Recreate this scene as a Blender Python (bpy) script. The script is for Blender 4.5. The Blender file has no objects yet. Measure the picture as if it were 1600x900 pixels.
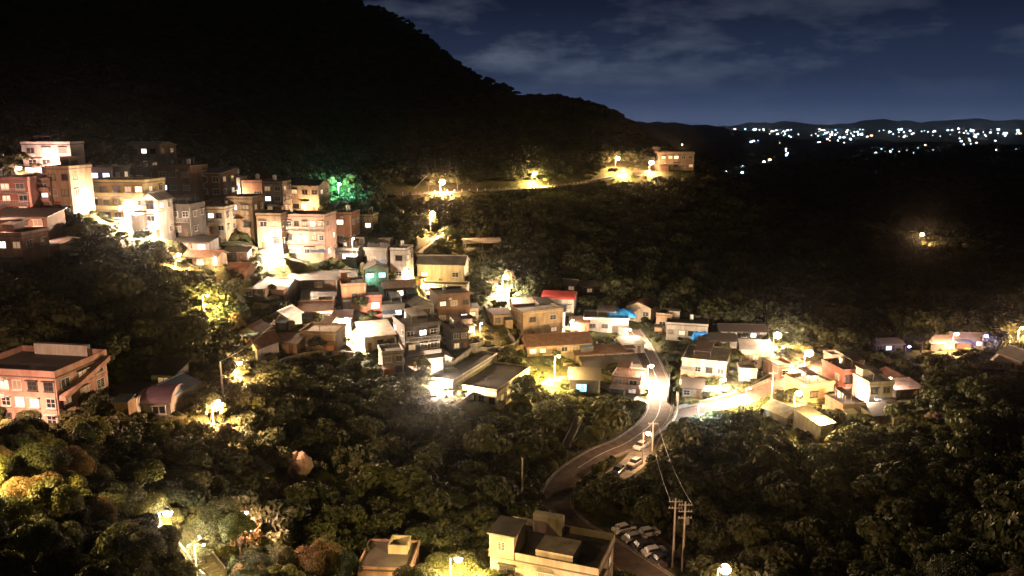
import bpy, math, random
import numpy as np
random.seed(7); RS = np.random.RandomState(7)
R = math.radians
sc = bpy.context.scene
COL = sc.collection

# ------------------------------------------------------------ camera
CZ = 90.0                       # height of the viewpoint above the scene's zero
TH = R(11.9); F = 1256.0        # pitch down, focal length in photo pixels (1600 wide)
cam = bpy.data.objects.new('camera', bpy.data.cameras.new('camera')); COL.objects.link(cam)
cam.location = (0, 0, CZ); cam.rotation_euler = (math.pi/2-TH, 0, 0)
cam.data.sensor_width = 36; cam.data.lens = 36*F/1600
cam.data.clip_start = 0.5; cam.data.clip_end = 40000
sc.camera = cam

# ------------------------------------------------------------ night sky
W = bpy.data.worlds.new('World'); sc.world = W; W.use_nodes = True
nt = W.node_tree; N = nt.nodes; L = nt.links; N.clear()
def nd(t, **k):
    n = N.new(t)
    for a, b in k.items(): setattr(n, a, b)
    return n
out = nd('ShaderNodeOutputWorld'); bg = nd('ShaderNodeBackground')
tc = nd('ShaderNodeTexCoord'); sep = nd('ShaderNodeSeparateXYZ'); L.new(tc.outputs['Generated'], sep.inputs[0])
ramp = nd('ShaderNodeValToRGB'); L.new(sep.outputs['Z'], ramp.inputs[0])
e = ramp.color_ramp.elements
e[0].position = 0.0; e[0].color = (0.062, 0.088, 0.165, 1)
e[1].position = 0.30; e[1].color = (0.0030, 0.0048, 0.0105, 1)
for p, c in ((0.02, (0.032, 0.052, 0.112, 1)), (0.045, (0.020, 0.032, 0.068, 1)), (0.085, (0.0125, 0.020, 0.046, 1)), (0.13, (0.0062, 0.0098, 0.026, 1))):
    x = e.new(p); x.color = c
mp = nd('ShaderNodeMapping'); mp.inputs['Scale'].default_value = (1.0, 1.0, 3.2); mp.inputs['Location'].default_value = (3.1, .4, .2); L.new(tc.outputs['Generated'], mp.inputs[0])
no = nd('ShaderNodeTexNoise'); no.inputs['Scale'].default_value = 6.5; no.inputs['Detail'].default_value = 10; no.inputs['Roughness'].default_value = 0.6; L.new(mp.outputs[0], no.inputs[0])
cr = nd('ShaderNodeValToRGB'); cr.color_ramp.elements[0].position = .46; cr.color_ramp.elements[1].position = .74; L.new(no.outputs['Fac'], cr.inputs[0])
band = nd('ShaderNodeValToRGB'); L.new(sep.outputs['Z'], band.inputs[0]); be = band.color_ramp.elements
be[0].position = .015; be[0].color = (.05,.05,.05,1); be[1].position = .17; be[1].color = (.12,.12,.12,1); x = be.new(.07); x.color = (1,1,1,1)
west = nd('ShaderNodeMapRange'); west.inputs[1].default_value = -.15; west.inputs[2].default_value = .5; west.inputs[3].default_value = 1.0; west.inputs[4].default_value = .45; L.new(sep.outputs['X'], west.inputs[0])
m1 = nd('ShaderNodeMath', operation='MULTIPLY'); L.new(cr.outputs[0], m1.inputs[0]); L.new(band.outputs[0], m1.inputs[1])
m2 = nd('ShaderNodeMath', operation='MULTIPLY'); L.new(m1.outputs[0], m2.inputs[0]); L.new(west.outputs[0], m2.inputs[1])
mu = nd('ShaderNodeMix', data_type='RGBA', blend_type='ADD'); mu.inputs[0].default_value = 1.0
cm = nd('ShaderNodeMix', data_type='RGBA', blend_type='MIX'); cm.inputs[6].default_value = (0, 0, 0, 1); cm.inputs[7].default_value = (0.10, 0.118, 0.140, 1)
L.new(m2.outputs[0], cm.inputs[0]); L.new(ramp.outputs[0], mu.inputs[6]); L.new(cm.outputs[2], mu.inputs[7])
L.new(mu.outputs[2], bg.inputs[0]); bg.inputs[1].default_value = 1.2; L.new(bg.outputs[0], out.inputs[0])

sc.view_settings.view_transform = 'Standard'; sc.view_settings.look = 'None'
sc.view_settings.exposure = 0.0; sc.view_settings.gamma = 1.0; sc.view_settings.use_curve_mapping = False
cy = sc.cycles
cy.use_denoising = True; cy.sample_clamp_direct = 0; cy.max_bounces = 4; cy.diffuse_bounces = 2; cy.glossy_bounces = 1; cy.transmission_bounces = 1
cy.volume_bounces = 0; cy.transparent_max_bounces = 4; cy.sample_clamp_indirect = 3.0; cy.caustics_reflective = False; cy.caustics_refractive = False
cy.use_light_tree = True; cy.blur_glossy = 1.0

LIGHT_GAIN = 10.0
USE_HAZE = True; HAZE_D = .000045; HAZE_A = .97

# ------------------------------------------------------------ pixel <-> world
CT, ST = math.cos(TH), math.sin(TH)
def ray(px, py):
    dx = (px-800)/F; dy = (450-py)/F
    yy = CT+dy*ST
    return dx/yy, (-ST+dy*CT)/yy
def at(px, py, Y):
    a, b = ray(px, py); return (a*Y, Y, CZ+b*Y)
def project(x, y, z):
    z = z-CZ; d = y*CT-z*ST; u = y*ST+z*CT
    return 800+F*x/d, 450-F*u/d, d

# ------------------------------------------------------------ terrain
A = []
def an(*pts):
    for px, py, Y in pts: A.append(at(px, py, Y))
an((100,880,55),(100,800,70),(100,730,90),(80,668,108),(100,560,128),(150,480,148),(60,425,160),(100,390,172),(100,340,188),(100,285,208),(100,240,228),(100,195,290),(100,100,430),(100,0,640),(100,-80,860))
an((-300,650,95),(-300,480,130),(-300,330,170),(-300,240,210),(-300,120,350),(-300,-60,640),(-300,-160,860))
an((300,880,86),(340,800,98),(340,720,112),(340,650,126),(300,520,152),(300,450,178),(300,400,196),(300,335,222),(260,262,260),(300,200,340),(300,100,520),(300,-20,850),(300,-40,960))
an((480,900,95),(470,780,115),(450,680,138),(450,600,165),(450,540,180),(450,460,205),(480,400,222),(480,340,250),(480,300,280),(460,230,360),(460,100,600),(460,-10,900),(520,9,960))
an((600,890,100),(600,780,122),(600,650,158),(600,580,180),(600,540,192),(600,470,215),(600,400,245),(600,345,280),(600,302,325),(600,250,400),(600,150,600),(600,25,930),(660,56,900))
an((800,960,96),(800,860,115),(800,780,138),(800,650,176),(800,560,212),(800,480,248),(800,420,285),(800,350,318),(800,302,345),(800,270,370),(780,210,480),(760,160,650),(700,86,880),(760,129,845),(820,155,790),(880,185,730))
an((1000,880,119),(1000,840,127),(1000,780,142),(1000,690,168),(1030,600,205),(1000,520,240),(1000,470,262),(1000,400,310),(1000,340,355),(1000,288,392),(1050,264,405),(940,194,660),(970,230,500),(1000,217,590),(1040,236,520))
an((1200,860,122),(1150,700,165),(1200,630,190),(1200,550,220),(1200,480,272),(1200,400,350),(1200,320,480),(1130,290,430))
an((1400,850,118),(1400,700,155),(1380,620,192),(1400,545,232),(1400,450,330),(1400,365,520),(1400,300,900),(1400,231,1500))
an((1600,850,106),(1600,700,142),(1600,570,206),(1600,450,350),(1600,340,620),(1600,228,1600),(1240,219,1900),(1250,270,1000))
an((1900,700,130),(1900,500,240),(1900,300,800))
for x, y, z in ((0,16,-15),(-18,16,-15),(20,16,-16),(-32,36,-27),(-50,36,-22),(0,50,-43),(40,52,-48),(-75,48,-20),(-120,80,-22),(90,60,-50)): A.append((x, y, CZ+z))
# behind the ridges
for px, Y, z in ((-300,1200,90),(100,1250,110),(460,1300,20),(700,1250,0),(820,1150,-40),(940,1000,-80),(1000,950,-95),(1060,620,-70),(1060,1000,-105),(1150,760,-80)): A.append((ray(px,300)[0]*Y, Y, CZ+z))
for px in (-400,0,400,800,1000,1200,1400,1600,2000):
    for Y in (2600,4200,9000,16000):
        z = -112
        if Y == 2600 and px < 1300: z = -70
        A.append((ray(px,190)[0]*Y, Y, CZ+z))
A = np.array(A)
def tps_k(r2): return 0.5*r2*np.log(r2+1e-12)
P = np.stack([A[:,0]/A[:,1], np.log(A[:,1])], 1)
# heights are fitted as tangent of the elevation angle, which stays tame at every distance
T = (A[:,2]-CZ)/A[:,1]
n = len(P); K = tps_k(((P[:,None]-P[None])**2).sum(2))+np.eye(n)*1e-4
M = np.zeros((n+3, n+3)); M[:n,:n] = K; M[:n,n] = 1; M[:n,n+1:] = P; M[n,:n] = 1; M[n+1:,:n] = P.T
sol = np.linalg.solve(M, np.concatenate([T, np.zeros(3)]))
def tps(u, l):
    o = np.zeros(u.shape); q = np.stack([u.ravel(), l.ravel()], 1)
    for i in range(0, len(q), 20000):
        b = q[i:i+20000]; k = tps_k(((b[:,None]-P[None])**2).sum(2))
        o.ravel()[i:i+20000] = k@sol[:n]+sol[n]+b@sol[n+1:]
    return o
US = np.linspace(-1.3, 1.3, 420)
LS = np.concatenate([np.linspace(math.log(14), math.log(60), 60)[:-1], np.linspace(math.log(60), math.log(450), 300)[:-1], np.linspace(math.log(450), math.log(9600), 130)])
UG, LG = np.meshgrid(US, LS)
YG = np.exp(LG); XG = UG*YG
ZG = CZ+tps(UG, LG)*YG
def vnoise(x, y, s, seed):
    r = np.random.RandomState(seed).rand(256, 256)
    x = x/s; y = y/s; xi = np.floor(x).astype(int); yi = np.floor(y).astype(int); fx = x-xi; fy = y-yi
    fx = fx*fx*(3-2*fx); fy = fy*fy*(3-2*fy)
    g = lambda a, b: r[a % 256, b % 256]
    return (g(xi,yi)*(1-fx)+g(xi+1,yi)*fx)*(1-fy)+(g(xi,yi+1)*(1-fx)+g(xi+1,yi+1)*fx)*fy-.5
ZG += vnoise(XG, YG, 14, 1)*np.clip(YG/150, .3, 1.2)*1.4
ZG += vnoise(XG, YG, 60, 2)*np.clip((YG-420)/300, 0, 1)*12
def zt(x, y):
    x = np.asarray(x, float); y = np.maximum(np.asarray(y, float), 14.01)
    u = np.clip((x/y-US[0])/(US[1]-US[0]), 0, len(US)-1.001); l = np.log(y)
    j = np.clip(np.searchsorted(LS, l)-1, 0, len(LS)-2); fl = np.clip((l-LS[j])/(LS[j+1]-LS[j]), 0, 1)
    i = u.astype(int); fu = u-i
    return (ZG[j,i]*(1-fu)+ZG[j,i+1]*fu)*(1-fl)+(ZG[j+1,i]*(1-fu)+ZG[j+1,i+1]*fu)*fl
YS = np.exp(np.linspace(math.log(30), math.log(9400), 2400))
def hit(px, py, dz=0.0, ymin=30):
    a, b = ray(px, py)
    zs = zt(a*YS, YS)+dz; rz = CZ+b*YS
    k = np.where((rz <= zs) & (YS >= ymin))[0]
    k = k[0] if len(k) else len(YS)-1
    if k > 0:
        d0 = rz[k-1]-zs[k-1]; d1 = rz[k]-zs[k]; t = d0/(d0-d1) if d0 > 0 and d0 != d1 else 1
        Y = YS[k-1]+(YS[k]-YS[k-1])*t
    else: Y = YS[0]
    return a*Y, Y, float(zt(a*Y, Y))

# ------------------------------------------------------------ object helpers
def tag(o, label=None, cat=None, group=None, kind=None):
    if label: o['label'] = label
    if cat: o['category'] = cat
    if group: o['group'] = group
    if kind: o['kind'] = kind
    return o
def empty(name, loc, rz=0):
    o = bpy.data.objects.new(name, None); COL.objects.link(o); o.location = loc; o.rotation_euler.z = rz
    o.empty_display_size = .5
    return o
class MB:
    def __init__(s): s.v = []; s.f = []; s.sm = []
    def add(s, vs, fs, smooth=False):
        b = len(s.v); s.v += [tuple(v) for v in vs]; s.f += [tuple(i+b for i in f) for f in fs]; s.sm += [smooth]*len(fs); return s
    def box(s, x0, x1, y0, y1, z0, z1):
        return s.add([(x0,y0,z0),(x1,y0,z0),(x1,y1,z0),(x0,y1,z0),(x0,y0,z1),(x1,y0,z1),(x1,y1,z1),(x0,y1,z1)],
                     [(0,3,2,1),(4,5,6,7),(0,1,5,4),(1,2,6,5),(2,3,7,6),(3,0,4,7)])
    def prism(s, poly, axis, a, b):          # polygon extruded along x or y or z
        n = len(poly)
        if axis == 'x': vs = [(a,p,q) for p, q in poly]+[(b,p,q) for p, q in poly]
        elif axis == 'y': vs = [(p,a,q) for p, q in poly]+[(p,b,q) for p, q in poly]
        else: vs = [(p,q,a) for p, q in poly]+[(p,q,b) for p, q in poly]
        return s.add(vs, [tuple(range(n)), tuple(range(2*n-1, n-1, -1))]+[(i, i+n, (i+1)%n+n, (i+1)%n) for i in range(n)])
    def tube(s, p0, p1, r0, r1=None, n=8, smooth=True):
        r1 = r0 if r1 is None else r1
        p0 = np.array(p0, float); p1 = np.array(p1, float); d = p1-p0; d /= (np.linalg.norm(d)+1e-9)
        a = np.cross(d, (0,0,1) if abs(d[2]) < .9 else (1,0,0)); a /= np.linalg.norm(a); c = np.cross(d, a)
        vs = [p0+(a*math.cos(t)+c*math.sin(t))*r0 for t in np.arange(n)*2*math.pi/n]+[p1+(a*math.cos(t)+c*math.sin(t))*r1 for t in np.arange(n)*2*math.pi/n]
        s.add(vs, [(i, (i+1)%n, (i+1)%n+n, i+n) for i in range(n)], smooth)
        return s.add(vs, [tuple(range(n-1,-1,-1)), tuple(range(n, 2*n))])
    def ball(s, c, r, rz=None, n=10, m=6):
        rz = rz or r; vs = []
        for j in range(m+1):
            t = math.pi*j/m
            for i in range(n): vs.append((c[0]+r*math.sin(t)*math.cos(2*math.pi*i/n), c[1]+r*math.sin(t)*math.sin(2*math.pi*i/n), c[2]+rz*math.cos(t)))
        return s.add(vs, [(j*n+i, (j+1)*n+i, (j+1)*n+(i+1)%n, j*n+(i+1)%n) for j in range(m) for i in range(n)], True)
    def mesh(s, name, mat):
        me = bpy.data.meshes.new(name); me.from_pydata(s.v, [], s.f); me.polygons.foreach_set('use_smooth', s.sm); me.materials.append(mat); me.update(); return me
    def build(s, name, mat, parent=None, loc=None):
        o = bpy.data.objects.new(name, s.mesh(name, mat)); COL.objects.link(o)
        if parent: o.parent = parent
        if loc: o.location = loc
        return o
def copy_tree(o, parent=None):
    c = o.copy(); COL.objects.link(c); c.parent = parent
    for ch in list(o.children): copy_tree(ch, c)
    return c

# ------------------------------------------------------------ materials
def newmat(name):
    m = bpy.data.materials.new(name); m.use_nodes = True
    return m, m.node_tree.nodes, m.node_tree.links, m.node_tree.nodes['Principled BSDF']
def surf(name, col, dirt=None, rough=.85, scale=.7, stretch=(1,1,1), amount=.6, bump=.0, bscale=6, metal=0, stripes=None):
    m, n, l, b = newmat(name)
    g = n.new('ShaderNodeNewGeometry'); mp = n.new('ShaderNodeMapping'); mp.inputs['Scale'].default_value = stretch; l.new(g.outputs['Position'], mp.inputs[0])
    t = n.new('ShaderNodeTexNoise'); t.inputs['Scale'].default_value = scale; t.inputs['Detail'].default_value = 7; t.inputs['Roughness'].default_value = .65; l.new(mp.outputs[0], t.inputs[0])
    r = n.new('ShaderNodeValToRGB'); r.color_ramp.elements[0].position = .38; r.color_ramp.elements[1].position = .68
    r.color_ramp.elements[1].color = (amount,)*3+(1,); r.color_ramp.elements[0].color = (0,0,0,1); l.new(t.outputs['Fac'], r.inputs[0])
    x = n.new('ShaderNodeMix'); x.data_type = 'RGBA'; x.inputs[6].default_value = (*col, 1); x.inputs[7].default_value = (*(dirt or [c*.35 for c in col]), 1)
    l.new(r.outputs[0], x.inputs[0])
    res = x.outputs[2]
    if stripes:                                # standing seams / tile rows, object space
        tco = n.new('ShaderNodeTexCoord'); w = n.new('ShaderNodeTexWave'); w.inputs['Scale'].default_value = stripes; w.inputs['Distortion'].default_value = .4; l.new(tco.outputs['Object'], w.inputs[0])
        y = n.new('ShaderNodeMix'); y.data_type = 'RGBA'; y.blend_type = 'MULTIPLY'; y.inputs[0].default_value = .55; l.new(res, y.inputs[6]); l.new(w.outputs['Color'], y.inputs[7]); res = y.outputs[2]
        bp = n.new('ShaderNodeBump'); bp.inputs['Strength'].default_value = .6; bp.inputs['Distance'].default_value = .08; l.new(w.outputs['Fac'], bp.inputs['Height']); l.new(bp.outputs[0], b.inputs['Normal'])
    elif bump:
        t2 = n.new('ShaderNodeTexNoise'); t2.inputs['Scale'].default_value = bscale; t2.inputs['Detail'].default_value = 5; l.new(g.outputs['Position'], t2.inputs[0])
        bp = n.new('ShaderNodeBump'); bp.inputs['Strength'].default_value = bump; bp.inputs['Distance'].default_value = .15; l.new(t2.outputs['Fac'], bp.inputs['Height']); l.new(bp.outputs[0], b.inputs['Normal'])
    l.new(res, b.inputs['Base Color']); b.inputs['Roughness'].default_value = rough; b.inputs['Metallic'].default_value = metal
    b.inputs['Specular IOR Level'].default_value = .25
    return m
def glow(name, col, s):
    m, n, l, b = newmat(name); b.inputs['Base Color'].default_value = (.8,.8,.8,1)
    b.inputs['Emission Color'].default_value = (*col, 1); b.inputs['Emission Strength'].default_value = s
    m.cycles.emission_sampling = 'NONE'
    return m
VS = (1,1,.25)
M = dict(
 white=surf('white_plaster',(0.422,0.408,0.381),(0.163,0.136,0.116),stretch=VS,amount=.75),
 cream=surf('cream_plaster',(0.354,0.313,0.231),(0.136,0.102,0.068),stretch=VS,amount=.75),
 tan=surf('tan_plaster',(0.272,0.197,0.129),(0.095,0.061,0.041),stretch=VS,amount=.8),
 yellow=surf('yellow_plaster',(0.374,0.306,0.136),(0.150,0.102,0.048),stretch=VS,amount=.7),
 pink=surf('pink_plaster',(0.299,0.190,0.150),(0.122,0.061,0.048),stretch=VS,amount=.8),
 red=surf('red_brick_tile',(.19,.068,.05),(0.082,0.024,0.020),stretch=VS,amount=.8),
 orange=surf('orange_brick_tile',(.245,.115,.065),(0.116,0.041,0.020),stretch=VS,amount=.8),
 brown=surf('brown_render',(0.116,0.065,0.041),(0.041,0.024,0.017),stretch=VS,amount=.8),
 grey=surf('grey_cement',(0.177,0.163,0.150),(0.061,0.054,0.048),stretch=VS,amount=.85),
 dark=surf('dark_cement',(0.068,0.061,0.058),(0.024,0.020,0.020),stretch=VS,amount=.8),
 oldtan=surf('weathered_tan_render',(.26,.215,.165),(.10,.08,.065),stretch=VS,scale=.5,amount=.95,bump=.3),
 concrete=surf('bare_concrete',(0.204,0.190,0.170),(0.068,0.058,0.048),scale=.9,amount=.85,bump=.3),
 slab=surf('roof_felt',(.085,.075,.065),(.035,.03,.03),scale=.35,amount=.8),
 slabpale=surf('pale_roof_paint',(.34,.31,.26),(.12,.10,.08),scale=.35,amount=.8),
 metal=surf('corrugated_sheet',(.42,.40,.37),(.20,.12,.07),scale=.5,amount=.7,rough=.55,stripes=3.0),
 metaldark=surf('tarred_sheet',(.06,.055,.055),(.10,.06,.04),scale=.5,amount=.7,rough=.6,stripes=3.0),
 metalred=surf('red_sheet',(.50,.05,.04),(.25,.04,.03),scale=.5,amount=.5,rough=.5,stripes=3.0),
 metalpurple=surf('faded_purple_sheet',(.26,.17,.25),(.12,.07,.10),scale=.5,amount=.6,rough=.5,stripes=3.0),
 metalblue=surf('faded_blue_sheet',(.16,.24,.36),(.08,.10,.14),scale=.5,amount=.6,rough=.5,stripes=3.0),
 tile=surf('clay_tile',(.20,.10,.06),(.06,.035,.03),scale=.8,amount=.8,stripes=4.0),
 tarp=surf('blue_tarpaulin',(.03,.30,.90),(.02,.17,.60),scale=1.6,amount=.6,rough=.45,bump=.5,bscale=2),
 asphalt=surf('asphalt',(.12,.085,.065),(.04,.033,.03),scale=.5,amount=.9,bump=.2,bscale=12),
 paint=surf('road_paint',(.62,.58,.48),(.25,.22,.18),scale=1.5,amount=.8),
 stone=surf('mossy_stone',(.22,.19,.15),(.06,.06,.035),scale=1.2,amount=.85,bump=.6,bscale=2.5),
 rock=surf('pink_rock',(.25,.17,.145),(.10,.07,.06),scale=.9,amount=.85,bump=1,bscale=1.2),
 step=surf('worn_step',(.27,.25,.20),(.18,.16,.12),scale=1.5,amount=.6),
 frame=surf('aluminium_frame',(.35,.34,.32),scale=2,amount=.4,rough=.5),
 darkframe=surf('dark_frame',(.05,.045,.04),scale=2,amount=.4,rough=.6),
 wood=surf('door_wood',(.14,.07,.04),scale=2,amount=.6,rough=.7),
 steel=surf('tank_steel',(.55,.55,.55),(.3,.3,.3),scale=2,amount=.5,rough=.35,metal=.7),
 pole=surf('pole_concrete',(.40,.37,.33),(.2,.17,.14),scale=1.5,amount=.7),
 lampmetal=surf('lamp_metal',(.22,.22,.22),scale=2,amount=.4,rough=.5),
 bark=surf('bark',(.09,.065,.045),(.03,.025,.02),scale=3,amount=.7,bump=.8),
 palmbark=surf('palm_bark',(.26,.23,.19),(.1,.08,.06),scale=3,amount=.7),
 rubber=surf('tyre_rubber',(.02,.02,.02),scale=3,amount=.3,rough=.9),
)
def glass():
    m, n, l, b = newmat('window_glass'); b.inputs['Base Color'].default_value = (.018,.018,.022,1); b.inputs['Roughness'].default_value = .12
    return m
M['glass'] = glass()
WARM = (1.0,.55,.27); WHITE = (1.0,.73,.50); COOL = (.62,.74,1.0)
LITC = {'warm':(1,.72,.38),'white':(1,.92,.78),'cool':(.55,.62,1.0),'cyan':(.08,.62,1.0),'teal':(.25,1,.85),'red':(1,.12,.08)}
for k, c in LITC.items(): M['lit_'+k] = glow('lit_pane_'+k, c, 2.2 if k in('cyan',) else 3.0)

def leafmat(name, c1, c2):
    m, n, l, b = newmat(name)
    tco = n.new('ShaderNodeTexCoord'); t = n.new('ShaderNodeTexNoise'); t.inputs['Scale'].default_value = .9; t.inputs['Detail'].default_value = 3; l.new(tco.outputs['Object'], t.inputs[0])
    oi = n.new('ShaderNodeObjectInfo'); ad = n.new('ShaderNodeMath'); ad.operation = 'ADD'; l.new(t.outputs['Fac'], ad.inputs[0])
    ml = n.new('ShaderNodeMath'); ml.operation = 'MULTIPLY_ADD'; ml.inputs[1].default_value = .5; ml.inputs[2].default_value = -.25; l.new(oi.outputs['Random'], ml.inputs[0]); l.new(ml.outputs[0], ad.inputs[1])
    r = n.new('ShaderNodeValToRGB'); r.color_ramp.elements[0].position = .25; r.color_ramp.elements[1].position = .75
    r.color_ramp.elements[0].color = (*c1,1); r.color_ramp.elements[1].color = (*c2,1); l.new(ad.outputs[0], r.inputs[0])
    l.new(r.outputs[0], b.inputs['Base Color']); b.inputs['Roughness'].default_value = .6; b.inputs['Specular IOR Level'].default_value = .3
    tr = n.new('ShaderNodeBsdfTranslucent'); l.new(r.outputs[0], tr.inputs[0]); mx = n.new('ShaderNodeMixShader'); mx.inputs[0].default_value = .3
    l.new(b.outputs[0], mx.inputs[1]); l.new(tr.outputs[0], mx.inputs[2]); l.new(mx.outputs[0], n['Material Output'].inputs[0])
    return m
M['leaf'] = leafmat('broad_leaves', (.013,.018,.007), (.054,.060,.019))
M['leafdry'] = leafmat('dry_grass_leaves', (.07,.05,.02), (.15,.10,.04))
M['palmleaf'] = leafmat('palm_leaves', (.08,.09,.04), (.14,.14,.07))
def groundmat():
    m, n, l, b = newmat('hillside_soil')
    g = n.new('ShaderNodeNewGeometry'); t = n.new('ShaderNodeTexNoise'); t.inputs['Scale'].default_value = .12; t.inputs['Detail'].default_value = 10; t.inputs['Roughness'].default_value = .7; l.new(g.outputs['Position'], t.inputs[0])
    r = n.new('ShaderNodeValToRGB'); e = r.color_ramp.elements; e[0].position = .35; e[0].color = (.02,.026,.010,1); e[1].position = .72; e[1].color = (.13,.10,.065,1); x = e.new(.52); x.color = (.05,.052,.022,1)
    l.new(t.outputs['Fac'], r.inputs[0]); l.new(r.outputs[0], b.inputs['Base Color']); b.inputs['Roughness'].default_value = .95; b.inputs['Specular IOR Level'].default_value = .1
    t2 = n.new('ShaderNodeTexNoise'); t2.inputs['Scale'].default_value = 1.4; t2.inputs['Detail'].default_value = 8; l.new(g.outputs['Position'], t2.inputs[0])
    bp = n.new('ShaderNodeBump'); bp.inputs['Strength'].default_value = .9; bp.inputs['Distance'].default_value = .5; l.new(t2.outputs['Fac'], bp.inputs['Height']); l.new(bp.outputs[0], b.inputs['Normal'])
    return m
M['ground'] = groundmat()

# ------------------------------------------------------------ plans: houses first shape the terraces
PROT = []        # (px0,py0,px1,py1,Y) picture areas nearer trees must not cover
FOOT = []        # (x,y,hw,hd,yaw,z)
def flatten(x, y, hw, hd, yaw, z, m0=.8, m1=4.0):
    global ZG
    c, s = math.cos(yaw), math.sin(yaw)
    dx = XG-x; dy = YG-y; a = dx*c+dy*s; b = -dx*s+dy*c
    d = np.hypot(np.maximum(np.abs(a)-hw, 0), np.maximum(np.abs(b)-hd, 0))
    w = np.clip((m1-d)/(m1-m0), 0, 1); w = w*w*(3-2*w)
    ZG = ZG*(1-w)+z*w
    FOOT.append((x, y, hw, hd, yaw, z))

H = []
def plan(label, px, py, w, h, depth=8, yaw=0, st=1, roof='flat', wall='cream', rm=None, lit=0, lc='warm', bal=0, tank=0, shed=0, name='house', cat='house', cols=None, rise=1.6, Y=None, side='', open_=0, door=1, winh=1.25, ac=0, par=.6, group=None, protect=1, at_=None, WH=None):
    yw = R(yaw)
    if Y: X, Yh, Z = at(px, py, Y)
    else: X, Yh, Z = hit(px, py)
    dep = Yh*CT-(Z-CZ)*ST; s = dep/F
    Wm = max(3.0, (w*s-depth*abs(math.sin(yw)))/math.cos(yw)); Hm = h*s/math.cos(math.atan2(CZ-Z, Yh))
    off = depth/2*math.cos(yw)+Wm/2*abs(math.sin(yw))*.5
    k = 1+off/Yh
    H.append(dict(label=label, X=X*k, Y=Yh*k, Z=Z, W=Wm, H=max(2.3, Hm), D=depth, yaw=yw, st=st, roof=roof, wall=wall, rm=rm, lit=lit, lc=lc, bal=bal, tank=tank, shed=shed, name=name, cat=cat, cols=cols, rise=rise, side=side, open_=open_, door=door, winh=winh, ac=ac, par=par, group=group))
    if at_: H[-1].update(X=at_[0], Y=at_[1], Z=at_[2], W=WH[0], H=WH[1])
    if protect: PROT.append((px-w/2, py-h, px+w/2, py-h*.12, Yh+(9 if at_ else 0)))

# --- hill village, upper left
plan('long white house with three dark upper windows at the very top of the left hillside', 87,263,76,36, 8, 4, 2, wall='white', cols=3, door=0, ac=1)
plan('brown two-storey house with shallow gable and one lit window, alone under the mountain', 237,264,72,36, 9, -14, 2, roof='gable', rise=.9, wall='tan', rm='metal', lit=1, lc='white')
plan('tall tan house at the left end of the brightest lit terrace', 116,338,46,72, 8, -8, 3, wall='tan', lit=1, shed=1)
plan('dark red apartment block cut by the left picture edge, above the brick row', 20,338,92,54, 10, 10, 3, wall='red', bal=1, tank=1)
plan('grey red block with pale balcony front between the apartments and the tan house', 73,328,50,44, 8, 0, 3, wall='pink', bal=1, lit=1, lc='white')
plan('long low dark brick house below the red apartment block', 45,376,96,36, 8, 3, 2, wall='brown', roof='shed', rm='metaldark', rise=.9)
plan('pink two-storey house with a bright twin window at the left edge', 32,424,72,54, 8, -6, 2, wall='pink', lit=2, lc='white', cols=3, shed=1)
plan('small pale shed with a tin roof on the bank right of the pink house', 97,398,44,14, 5, -18, 1, roof='shed', wall='grey', rm='metal', rise=.6)
plan('dark blue-roofed house with two violet lit windows behind the bright terrace', 166,302,62,36, 8, -5, 2, wall='dark', rm='slab', lit=3, lc='cool')
plan('low dark house with a pale roof rail behind the yellow terrace house', 232,290,50,22, 8, -8, 1, wall='dark', lit=0)
plan('pale yellow three-storey house flooded by the brightest lamp of the hillside', 203,347,104,60, 9, -7, 3, wall='yellow', lit=2, lc='warm', bal=1, ac=1)
plan('bright white gabled house wall facing the stair beside the brightest lamp', 250,371,32,58, 7, -6, 3, roof='gable', wall='white', rise=1.5, rm='metal')
plan('tall brown block with two blue-white lit windows on its left', 290,324,64,60, 9, -10, 3, wall='brown', lit=2, lc='cool', tank=1)
plan('dark brick house under a tilted pale roof sheet', 343,328,46,56, 9, -10, 3, roof='shed', wall='brown', rm='metal', rise=.9, lit=1, lc='white')
plan('overlit white box house with a thin overhanging slab roof', 368,311,32,33, 6, -4, 1, wall='white', par=0, rm='slabpale')
plan('grey two-storey house with dark glazed terraces and pale floor slabs', 290,370,52,46, 8, -5, 2, wall='dark', bal=1, rm='slab', cols=3)
plan('tan two-storey house with a lit upper window right of the glazed terraces', 341,366,48,38, 8, -4, 2, wall='cream', lit=1, lc='white', bal=1)
plan('tan shop house with a glowing white shutter at street level', 388,364,44,52, 8, -6, 2, wall='tan', lit=1, lc='white', name='shop_house', cols=2)
plan('orange brown house with a plain wall behind the glowing shutter shop', 403,320,36,34, 7, -6, 1, wall='orange', tank=1)
plan('narrow grey house with stacked small windows and a bright ground floor', 436,334,34,46, 7, -6, 3, wall='grey', lit=1, lc='white')
plan('cream three-storey house beside the green-lit trees', 486,334,56,44, 8, -12, 2, wall='cream', roof='gable', rm='metaldark', rise=1.4, lit=1, lc='warm', tank=0)
plan('tan house washed out by the lamp on the middle terrace', 431,390,42,52, 8, -4, 2, wall='tan', cols=2)
plan('brown three-storey block with long balcony bands above the dark garden', 489,404,70,64, 9, -8, 3, wall='pink', bal=1, cols=5, lit=0, door=1, ac=1)
plan('plain red-orange brick block at the right end of the balcony building', 541,384,40,48, 8, -8, 2, wall='orange', cols=1, door=0, lit=1, lc='white')
plan('small yellow house with one lit window right of the red brick block', 573,366,34,27, 6, -10, 1, wall='yellow', lit=1, lc='white', door=0)
plan('tiny bright hut below the small yellow house', 562,386,26,16, 5, -6, 1, wall='cream', roof='shed', rm='tile', rise=.5)
plan('grey concrete house behind the teal-lit doorway', 590,421,50,30, 8, -8, 1, wall='grey', rm='slabpale', shed=1)
plan('tall blank white house front lit like a screen', 629,440,32,48, 7, -10, 2, wall='white', door=0, cols=1)
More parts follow.
